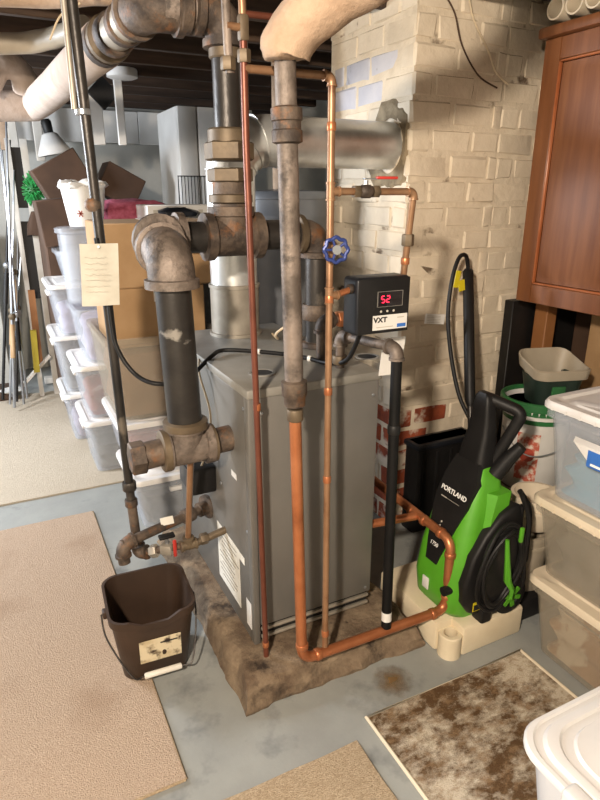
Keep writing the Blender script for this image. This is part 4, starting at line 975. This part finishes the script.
for i in range(300):
    d_ = V((random.gauss(0, 1), random.gauss(0, 1), random.gauss(0, 1))).normalized(); d_.z *= 1.6; mb.cyl(ga, ga + d_ * random.uniform(.06, .09), .006, .004, 5)
gw = thing('tinsel_ball', 'green tinsel pom-pom hanging on the white frame', 'decoration', ga)
mb.build('tinsel', M['wreath'], gw); MB().sphere(ga, .05, 10).build('core', M['dkgreen'], gw)
tag(MB().loft([rrect(P(33, 215, y=5.38).x, 5.38, .06, .05, ga.z - .34, .03), rrect(ga.x, 5.38, .075, .06, ga.z - .26, .04), rrect(ga.x, 5.38, .03, .03, ga.z - .16, .02)]).jitter(.01, 12).build('brown_pouch', M['carddark']), 'brown pouch hanging beneath the green pom-pom', 'pouch')
tag(MB().rbb(P(2, 398, z=.011) + V((-.25, -.1, 0)), P(2, 398, z=.011) + V((.12, .25, .06)), .01).jitter(.004, 9).build('wood_tray', M['carddark']), 'low brown tray on carpet under the rods', 'tray')
tag(MB().lathe(P(12, 392, z=.073), Z, [(0, .05), (.01, .08), (.02, .09), (.021, .085), (.012, .04)], 22).build('white_saucer', M['white']), 'white saucer lying on the brown tray', 'saucer')
tag(MB().rbb((-.4, 5.75, 0), (.0, 6.1, 1.35), .01, 1).build('grey_locker', M['wallgrey']), 'grey locker standing behind the leaning rods', 'locker')

# ================================================================== CABINET ON THE RIGHT
KX = 2.2; ky1 = P(517, 300, x=KX).y + .01; kzb = P(517, 300, x=KX).z; kzt = P(540, 42, x=KX).z
cb_ = thing('wall_cabinet', 'cherry wood wall cabinet with raised panel door beside chimney', 'cabinet', (2.45, 1.7, kzb))
MB().rbb((KX + .022, 1.0, kzb + .004), (RX1 - .001, ky1 - .004, kzt), .004, 1).build('body', M['wood'], cb_)
dy0, dy1 = 1.36, ky1; st = .085
dr = MB()
dr.rbb((KX, dy1 - st, kzb), (KX + .021, dy1, kzt), .003, 1); dr.rbb((KX, dy0, kzb), (KX + .021, dy0 + st, kzt), .003, 1)
dr.rbb((KX, dy0 + st, kzb), (KX + .021, dy1 - st, kzb + st), .003, 1); dr.rbb((KX, dy0 + st, kzt - st), (KX + .021, dy1 - st, kzt), .003, 1)
door = dr.build('door', M['wood'], cb_)
iy0, iy1, iz0, iz1 = dy0 + st, dy1 - st, kzb + st, kzt - st
mb = MB().loft([[V((KX + .012, a_, b_)) for a_, b_ in ((iy0, iz0), (iy1, iz0), (iy1, iz1), (iy0, iz1))], [V((KX + .012, a_, b_)) for a_, b_ in ((iy0 + .012, iz0 + .012), (iy1 - .012, iz0 + .012), (iy1 - .012, iz1 - .012), (iy0 + .012, iz1 - .012))], [V((KX + .003, a_, b_)) for a_, b_ in ((iy0 + .05, iz0 + .05), (iy1 - .05, iz0 + .05), (iy1 - .05, iz1 - .05), (iy0 + .05, iz1 - .05))]], True, True)
mb.build('raised_panel', M['wood'], door, sharp=15)
tr = MB()
for a_, b_, c_, d_ in ((iy0, iy1, iz0, iz0 + .01), (iy0, iy1, iz1 - .01, iz1), (iy0, iy0 + .01, iz0, iz1), (iy1 - .01, iy1, iz0, iz1)): tr.rbb((KX - .002, a_, c_), (KX + .014, b_, d_), .003, 1)
M['woodlight'] = mat('light_cherry_moulding', hx('a8643c'), hx('96542f'), 6, .3)
tr.build('panel_moulding', M['woodlight'], door)
MB().rbb((KX, 1.0, kzb), (KX + .021, dy0 - .003, kzt), .003, 1).build('door', M['wood'], cb_)
cr = MB(); cr.rbb((KX - .03, .98, kzt + .001), (RX1 - .001, ky1 + .02, kzt + .045), .012, 2); cr.build('cornice', M['wood'], cb_)
# white pipes stored above the cabinet
pr_ = .042
for i, (px, py) in enumerate(((561, 5), (575, 2), (590, 0))):
    c = P(px, py, x=KX); c.z = kzt + .046 + pr_ + .012; c.y = P(561, 5, x=KX).y - .092 * i
    t = thing('plastic_pipe', ['white plastic pipe on the cabinet beside the brick wall', 'white plastic pipe lying between two others on the cabinet', 'white plastic pipe on the cabinet farthest from the brick wall'][i], 'pipe', c, 'white plastic pipes above the cabinet')
    o0 = [(0, pr_ * .8), (0, pr_), (.6, pr_), (.6, pr_ * .8)]
    mb = MB(); u, vv = Y, Z; rings = [[V((xx, c.y, c.z)) + (u * math.cos(2 * PI * k / 24) + vv * math.sin(2 * PI * k / 24)) * rr for k in range(24)] for xx, rr in ((KX - .03, pr_), (RX1 - .05, pr_), (RX1 - .05, pr_ * .84), (KX - .03, pr_ * .84), (KX - .03, pr_))]
    mb.loft(rings, False, False).build('tube', M['lidcream'], t)
tag(MB().rbb((KX + .03, 1.55, kzt + .046), (RX1 - .02, ky1, kzt + .058), .002, 1).build('plywood_sheet', M['carddark']), 'thin dark board under the white pipes on cabinet top', 'board')

# below the cabinet
tag(MB().rbb((P(545, 330, y=2.1).x, 2.1, 0), (P(545, 330, y=2.1).x + .07, 2.18, kzb), .004, 1).build('wood_post', M['orange']), 'bare wooden post supporting the cherry cabinet', 'post')
tag(MB().rbb((P(584, 360, y=1.95).x, 1.5, .601), (2.775, 1.95, 1.13), .006, 1).build('cardboard_box', M['card']), 'tan cardboard box under the cherry cabinet', 'cardboard box')
tag(MB().rbb((2.42, 1.4, 0), (2.775, 2.05, .6), .006, 1).build('dark_crate', M['carddark']), 'dark crate carrying the tan cardboard box', 'crate')
tag(MB().rbb((P(508, 350, y=2.2).x, 2.2, .0), (2.77, 2.26, 1.14), .004, 1).build('black_board', M['black']), 'tall black board leaning on the brick wall under cabinet', 'board')

tag(MB().rbb((2.78, .95, 0), (2.845, 2.26, 1.12), .004, 1).build('shade_board', M['carddark']), 'added dark brown panel standing in for shade under the cherry cabinet', 'board')  # dark sheet added on the side wall in place of the cabinet's shade
# buckets stack beside the washer
def pail(name, label, c, r0, r1, h, mt, cat='bucket', n=32):
    t = thing(name, label, cat, c)
    MB().lathe(c, Z, [(0, r0), (.004, r0 + .003), (h - .06, r1 - .006), (h - .058, r1 + .004), (h - .045, r1 + .004), (h - .043, r1 - .002), (h - .02, r1), (h - .018, r1 + .007), (h, r1 + .007), (h, r1 - .006), (h - .02, r1 - .008), (.01, r0 - .006)], n).build('tub', mt, t)
    return t
bx_, by_ = 2.10, 1.80
pail('white_pail', 'lower white pail carrying the green-rimmed pail', V((bx_, by_, 0)), .135, .15, .38, M['greyin'])
t = pail('white_pail', 'white pail with red printed label and green ring on top', V((bx_, by_, .381)), .135, .15, .40, M['white'])
zr = .781
MB().lathe((bx_, by_, zr - .022), Z, [(0, .156), (.003, .164), (.036, .164), (.04, .16), (.04, .15), (.036, .147), (-.06, .143), (-.06, .146), (0, .15), (0, .156)], 36).build('green_rim', M['dkgreen'], t)
# wrapped label
ang0 = math.atan2(-by_, -bx_); mb = MB(); vs = []
for i in range(11):
    a_ = ang0 - .12 + .5 * (i / 10 - .5) * 1.3
    for z in (.43, .66):
        rr = .1385 + (z - .381) / .40 * .013; vs.append(V((bx_ + math.cos(a_) * (rr + .0022), by_ + math.sin(a_) * (rr + .0022), z)))
fs = [(2 * i, 2 * i + 2, 2 * i + 3, 2 * i + 1) for i in range(10)]
M['redlabel'] = mat('red_white_label', hx('b55a45'), hx('d8cabb'), 26, .6, ramp=(.45, .55))
mb.add(vs, fs); mb.add([v - V((math.cos(ang0), math.sin(ang0), 0)) * .001 for v in vs], [tuple(reversed(f)) for f in fs]); lbl = mb.build('label', M['redlabel'], t, 'red printed paper label with round emblem')
a_ = ang0 - .12; nn = V((math.cos(a_), math.sin(a_), 0)); MB().lathe(V((bx_, by_, .56)) + nn * .1475, nn, [(0, .032), (.0015, .032), (.0015, .024), (.001, .024)], 24).build('emblem_ring', M['inkred'], lbl)
MB().tube(smooth([V((bx_ - .15, by_ + .05, .66)), V((bx_ - .17, by_ - .05, .6)), V((bx_ - .14, by_ - .13, .575)), V((bx_ - .03, by_ - .17, .6)), V((bx_ + .06, by_ - .15, .66))]), .003, 6).build('wire_handle', M['steel'], t)
# planter
pc = V((2.165, 1.80, zr - .045)); t = thing('planter_bin', 'dark green plastic caddy with pale rim standing on the white pail', 'bin', pc)
q = lambda h, a_, b_: rrect(pc.x, pc.y, a_, b_, pc.z + h, .05)
MB().loft([q(0, .085, .075), q(.004, .09, .08), q(.15, .112, .098), q(.15, .105, .09), q(.006, .08, .07)]).rot(Rz(-.3), pc).build('body', M['planter'], t)
mb = MB().loft([q(.145, .115, .10), q(.15, .125, .11), q(.19, .13, .115), q(.195, .124, .108), q(.15, .11, .095), q(.02, .083, .073)], False, True)
mb.v = [V((p.x, p.y, p.z + (.045 * max(0, (p.y - pc.y) / .1) if p.z > pc.z + .14 else 0))) for p in mb.v]
mb.rot(Rz(-.3), pc).build('liner', M['greyin'], t)
MB().rbox(pc + Rz(-.3) @ V((-.02, -.094, .085)), (.065, .012, .07), .008, 2, Rz(-.3)).build('window', M['dkgreen'], t)
# smaller white pail and grey pails in front
t = pail('white_tub', 'small off-white tub tucked between the washer and clear bins', V((1.84, 1.52, .36)), .075, .095, .14, M['lidcream'])
pail('grey_pail', 'grey pail under the small off-white tub', V((1.80, 1.52, .10)), .085, .10, .255, M['greyin'])
tag(MB().rbb((1.70, 1.40, 0), (1.92, 1.62, .098), .01).build('dark_block', M['black']), 'black block beneath the grey pail', 'block')

# black tray leaning against chimney foot
t = thing('black_tray', 'black plastic tray leaning against the chimney brick behind the washer', 'tray', (1.9, 2.2, 0))
ta, tb_ = P(413, 443, y=2.18), P(470, 428, y=2.18)
MB().rbb((ta.x, 2.14, .0), (tb_.x, 2.24, ta.z), .012).build('tray', M['black'], t)
MB().rbb((ta.x - .006, 2.128, ta.z - .03), (tb_.x + .006, 2.25, ta.z), .008).build('rim', M['navy'], t)
for i in range(4): MB().rbb((ta.x + .03 + i * .085, 2.132, .05), (ta.x + .05 + i * .085, 2.141, ta.z - .05), .004).build('rib', M['black'], t)

# ================================================================== PLASTIC PAD + PRESSURE WASHER
pz = .125
pdo = thing('plastic_pad', 'cream moulded plastic pad with corner socket under the green washer', 'pad', (1.46, 1.56, 0))
px0, px1, py0, py1 = 1.285, 1.66, 1.35, 1.80
mb = MB(); mb.rbb((px0 + .0, py0 + .075, 0), (px1, py1, pz), .012); mb.build('slab', M['pad'], pdo)
MB().rbb((px0 + .075, py0 + .006, 0), (px1, py0 + .09, pz), .012).build('front_lip', M['pad'], pdo)
MB().lathe((px0 + .045, py0 + .045, 0), Z, [(0, .044), (.09, .044), (.094, .04), (.094, .026), (.03, .026)], 24).build('corner_socket', M['pad'], pdo)

wo = V((1.475, 1.525, pz)); 
Wp = lambda u, f, z: V((wo.x - f, wo.y - u, wo.z + z))
pw = thing('pressure_washer', 'lime green and black pressure washer with coiled hose standing on the cream pad', 'pressure washer', wo)
sec = [(0, .115, .12, -.10), (.03, .125, .145, -.105), (.12, .13, .155, -.105), (.24, .125, .135, -.10), (.36, .115, .10, -.095), (.47, .10, .065, -.09), (.55, .085, .035, -.08), (.60, .06, .015, -.07)]
def wring(z, hw_, ff, fb, n=7):
    out = []; c = (ff + fb) / 2; hd = (ff - fb) / 2; r = min(hw_, hd) * .55
    for p in rrect(0, 0, hw_, hd, 0, r, n): out.append(Wp(p.x, c + p.y, z))
    return out
MB().loft([wring(*s_) for s_ in sec]).build('housing', M['green'], pw, sharp=60)
def ffront(z):
    for (a_, b_) in zip(sec, sec[1:]):
        if a_[0] <= z <= b_[0]:
            t_ = (z - a_[0]) / (b_[0] - a_[0]); return a_[2] + (b_[2] - a_[2]) * t_
    return sec[-1][2]
rows = []
for z, a_, b_ in ((.20, -.04, .02), (.28, -.056, .04), (.36, -.074, .06), (.44, -.088, .08), (.53, -.08, .085), (.60, -.06, .06)):
    rows.append([Wp(a_, ffront(z) + .008, z), Wp(b_, ffront(z) + .008, z), Wp(b_, ffront(z) - .03, z), Wp(a_, ffront(z) - .03, z)])
MB().loft(rows).build('front_panel', M['black'], pw)
def onfront(u, z, e=.0105):
    return Wp(u, ffront(z) + e, z)
upf = (onfront(0, .50) - onfront(0, .42)).normalized()
text('lettering', 'PORTLAND', .0255, onfront(.0, .475), -Y, upf, M['whiteink'], pw, sx=1.02, bold=.0005)
text('lettering', '1750', .022, onfront(-.012, .27), -Y, upf, M['whiteink'], pw)
mb = MB(); quad(mb, onfront(-.04, .445), -Y, upf, .03, .004, .0006); quad(mb, onfront(.0, .445), -Y, upf, .09, .0012, .0006); mb.build('fine_print', M['inkgrey'], pw)
mb = MB().lathe(onfront(-.01, .36), V((-1, 0, .2)), [(0, .004), (.002, .004)], 10).lathe(onfront(-.012, .345), V((-1, 0, .2)), [(0, .003), (.002, .003)], 10); mb.build('indicator_marks', M['inkgrey'], pw)
# neck and loop handle
nk = [wring(.47, .075, .045, -.08), wring(.56, .07, .03, -.075), wring(.64, .06, .015, -.07), wring(.70, .052, .0, -.065), wring(.75, .046, -.006, -.06), wring(.80, .040, -.008, -.056), wring(.84, .033, -.012, -.05), wring(.853, .022, -.018, -.044)]
MB().loft(nk).build('neck', M['black'], pw, sharp=60)
h0, h1, h2, h3 = Wp(-.012, -.03, .72), Wp(-.012, -.03, .838), Wp(.115, -.105, .80), Wp(.05, -.055, .60)
MB().tube([h0, h1, h2, h3], .0215, 14, .035).build('loop_handle', M['black'], pw)
# green flank stripe
fl_m = MB().loft([[Wp(.10, .05, .14), Wp(.142, .04, .14), Wp(.142, -.02, .14), Wp(.10, -.02, .14)], [Wp(.09, .05, .32), Wp(.142, .03, .32), Wp(.142, -.05, .32), Wp(.09, -.05, .32)], [Wp(.07, .02, .50), Wp(.125, -.02, .50), Wp(.12, -.09, .50), Wp(.07, -.09, .50)]]); fl_m.build('flank_panel', M['green'], pw)
# coiled hose on flank
hs = MB(); cpt = Wp(.172, -.015, .235)
for k in range(6):
    rx_, rz_ = .076 + .009 * (k % 4), .14 + .012 * (k % 4); off = .012 * (k // 2) - .005 + .004 * (k % 2); pts = []
    for i in range(37):
        t_ = 2 * PI * i / 36; pts.append(cpt + V((rx_ * math.cos(t_) + .02 * math.sin(t_), -off + .006 * math.sin(3 * t_ + k), rz_ * math.sin(t_))))
    hs.tube(pts, .0072, 8, caps=False)
hs.build('coiled_hose', M['black'], pw)
MB().loft([rrect(0, 0, 1, 1, 0, .5)] and [[cpt + V((.07 * math.cos(t_) + .02 * math.sin(t_), y_, .14 * math.sin(t_))) for t_ in [2 * PI * i / 20 for i in range(20)]] for y_ in (.04, -.012)]).build('reel_core', M['black'], pw)
MB().tube([cpt + V((-.02, -.042, .14)), cpt + V((-.012, -.048, .05)), cpt + V((.0, -.048, -.03)), cpt + V((.03, -.048, -.08)), cpt + V((.03, -.046, -.12))], [.007, .01, .014, .009, .007], 8).build('hose_bracket', M['green'], pw)
MB().rbox(cpt + V((.05, -.04, .14)), (.016, .012, .06), .004, 2).build('hose_clip', M['green'], pw)
prof_ = [(.085, .045), (.115, .09), (.12, .17), (.09, .28), (.04, .36), (-.03, .43), (-.10, .46), (-.135, .44), (-.145, .30), (-.14, .05), (-.12, .03), (.06, .03)]
sh_ = lambda u_, k_: [Wp(u_, -.02 + (a_ + .02) * k_, .23 + (b_ - .23) * k_) for a_, b_ in prof_]
MB().loft([sh_(.08, .96), sh_(.14, 1.0), sh_(.15, .97), sh_(.155, .9)]).build('reel_housing', M['black'], pw, sharp=50)
# connector and wheel
MB().tube([Wp(.08, -.04, .56), Wp(.10, -.07, .62), Wp(.13, -.10, .68)], [.03, .027, .02], 12).build('connector', M['black'], pw)
wc_ = Wp(.135, -.085, .09)
MB().lathe(wc_, -Y, [(0, .06), (.004, .078), (.045, .078), (.05, .06), (.05, .045), (.03, .04)], 28).build('wheel', M['black'], pw)
mb = MB()
for i in range(3): mb.box(wc_ + V((0, -.052, 0)), (.09, .006, .016), Matrix.Rotation(i * PI / 3 + .3, 3, 'Y'))
mb.build('wheel_spokes', M['green'], pw)
mb = MB(); quad(mb, Wp(.157, .05, .075), X, Z, .05, .038, .002); mb.build('warning_label', M['yellow'], pw)
mb = MB(); quad(mb, Wp(.1595, .05, .072), X, Z, .044, .024, .001); mb.build('label_text_block', M['ink'], pw)
MB().rbox(Wp(-.02, .157, .10), (.006, .035, .05), .002).build('small_label', M['white'], pw)
MB().cyl(Wp(.09, .12, .13), Wp(.09, .165, .13), .018).build('inlet', M['black'], pw)
MB().rbox(Wp(.15, .02, .03), (.05, .06, .06), .01).build('gun_holder', M['black'], pw)
MB().tube(smooth([Wp(.16, -.1, .50), Wp(.18, -.13, .4), Wp(.19, -.12, .25), Wp(.18, -.14, .12), Wp(.16, -.1, .06)]), .009, 8).build('power_cord', M['black'], pw)
MB().tube(smooth([Wp(.13, -.12, .50), Wp(.15, -.16, .42), Wp(.17, -.15, .3), Wp(.15, -.17, .2), Wp(.14, -.13, .3), Wp(.15, -.12, .45)]), .010, 8).build('power_cord', M['black'], pw)

# spray wand leaning on the chimney
wdn = thing('spray_wand', 'black spray wand with looping hose and yellow tag leaning on brick wall', 'wand', (1.72, 1.8, .5))
w0, w1, w2 = P(472, 478, y=1.80), P(470, 400, y=1.92), P(468, 272, y=2.17)
w0 = V((w0.x, 1.80, w0.z))
MB().tube([w0, w1], .013, 12).build('lance', M['blackpipe'], wdn)
MB().tube([w1 - (w2 - w1).normalized() * .03, w1, w2, w2 + Z * .015], [.013, .024, .025, .016], 14).build('grip_tube', M['black'], wdn)
hp_ = [w2 + Z * .01, P(466, 256, y=2.16), P(459, 258, y=2.14), P(452, 280, y=2.12), P(448, 315, y=2.1), P(451, 355, y=2.06), P(459, 395, y=1.99), P(472, 425, y=1.9), P(475, 450, y=1.85), P(470, 475, y=1.80)]
MB().tube(smooth(hp_), .0095, 10).build('hose', M['black'], wdn)
yt = P(457, 282, y=2.10)
mb = MB().rbox(yt + V((-.012, -.014, .015)), (.028, .004, .075), .0015, 1, Matrix.Rotation(.15, 3, 'Y')); mb.build('yellow_tag', M['yellow'], wdn)
mb = MB().rbox(yt + V((.018, -.012, -.015)), (.035, .004, .05), .0015, 1, Matrix.Rotation(-.2, 3, 'Y')); mb.build('yellow_tag', M['yellow'], wdn)
wt = P(435, 319, y=2.08)
tgo = MB().rbox(wt, (.11, .003, .045), .001, 1, Matrix.Rotation(.12, 3, 'Y')).build('white_tag', M['white'], wdn)
mb = MB()
for i in range(5): mb.box(wt + V((-.008, -.0022, .014 - i * .007)), (.075, .001, .002), Matrix.Rotation(.12, 3, 'Y'))
mb.build('printed_lines', M['inkgrey'], tgo)
# wires on brick at the top
tag(MB().tube(smooth([P(446, -4, y=2.25), P(455, 14, y=2.245), P(462, 45, y=2.235), P(478, 75, y=2.235), P(497, 88, y=2.245)]), .0035, 6).build('wall_wire', M['carddark']), 'thin dark wire hanging down the cream brick', 'wire')
tag(MB().tube(smooth([P(469, -4, y=2.24), P(474, 20, y=2.23), P(488, 50, y=2.22), P(496, 72, y=2.21), P(508, 84, y=2.2)]), .004, 6).build('wall_wire', M['cable']), 'pale wire with bare end hanging down the cream brick', 'wire')

# ================================================================== RIGHT BIN STACK
bin_('frosted bin of tan papers at the foot of the stack by the rug', 1.595, 2.12, .42, 1.325, 0, .325, M['clearwarm'], M['lidcream'], cont=M['cloth_tan'], clab='tan folded stuff in the bottom bin by the rug', fill=.75)
bin_('frosted bin of grey cloth in the middle of the stack', 1.60, 2.14, .42, 1.36, .326, .635, M['clearwarm'], M['lidcream'], cont=M['cloth_grey'], clab='grey cloth in the middle bin below blue cloth', fill=.85, ribs=True)
tb3 = bin_('clear bin of blue cloth with bright white lid topping the stack', 1.605, 2.14, .42, 1.375, .636, .99, M['clear'], M['lidwhite'], cont=M['cloth_blue'], clab='blue cloth filling the bin with a white latch', fill=.55, hand=None, ribs=True)
# white side latch and blue sticker
MB().loft([[V((1.618, a_, b_)) for a_, b_ in ((1.22, .90), (.72, .90), (.80, .78), (1.14, .82))], [V((1.598, a_, b_)) for a_, b_ in ((1.21, .89), (.73, .89), (.81, .79), (1.13, .83))]]).build('side_latch', M['lidwhite'], tb3)
st_ = MB(); quad(st_, (1.597, 1.07, .855), -Y, Z, .16, .055, .001); st_ = st_.build('sticker', M['inkblue'], tb3, 'bright blue paper sticker')
mb = MB(); quad(mb, (1.5955, 1.07, .838), -Y, Z, .13, .008, .0005); mb.build('sticker_line', M['whiteink'], st_)
contents(1.70, 2.06, .52, 1.26, .835, .93, M['cloth_grey'], 'pale grey bundle on the blue cloth in top bin', 2)

# ================================================================== NEAR BIN BOTTOM RIGHT
nz = .41; nx0, nx1, ny0, ny1 = .955, 1.58, .24, .775
nb = thing('storage_bin', 'white storage bin with embossed lid and clip handle standing on the rug', 'storage bin', ((nx0 + nx1) / 2, (ny0 + ny1) / 2, .009))
ncx, ncy, nhx, nhy = (nx0 + nx1) / 2, (ny0 + ny1) / 2, (nx1 - nx0) / 2, (ny1 - ny0) / 2
nr = lambda a_, z, r=.09: rrect(ncx, ncy, nhx - a_, nhy - a_, z, r, 8)
M['milky'] = mat('milky_plastic', hx('d5d7db'), None, rough=.35, alpha=.8)
MB().loft([nr(.07, .012), nr(.06, .018), nr(.02, nz - .035), nr(.012, nz - .034), nr(.012, nz - .022), nr(.024, nz - .022), nr(.024, nz - .04), nr(.065, .02)]).build('tub', M['milky'], nb)
ld = MB().loft([nr(.008, nz - .02), nr(.0, nz - .018), nr(.0, nz - .006), nr(.004, nz), nr(.014, nz + .001), nr(.018, nz - .004), nr(.03, nz - .004), nr(.036, nz + .008), nr(.044, nz + .010), nr(.055, nz + .010), nr(.06, nz + .004), nr(.078, nz + .004), nr(.083, nz + .012), nr(.115, nz + .012), nr(.12, nz + .0145), nr(.2, nz + .0145)]).build('lid', M['lidwhite'], nb)
MB().rbb((nx0 - .012, ncy - .10, nz - .06), (nx0 + .034, ncy + .10, nz + .009), .01, 3).build('clip_handle', M['lidwhite'], nb)
# embossed cup-shaped emblem on lid
eo = V((nx0 + .30, ny1 - .17, nz + .0145)); mb = MB()
pts = smooth([eo + V((-.11, .03, 0)), eo + V((-.10, .01, 0)), eo + V((-.05, .02, 0)), eo + V((-.02, -.02, 0)), eo + V((-.03, -.07, 0)), eo + V((.02, -.09, 0)), eo + V((.1, -.09, 0))])
mb.tube(pts, .0035, 6); mb.tube(smooth([eo + V((-.03, .09, 0)), eo + V((.0, .06, 0)), eo + V((.02, .05, 0)), eo + V((.06, .06, 0))]), .0035, 6)
mb.build('embossed_mark', M['lidwhite'], ld)
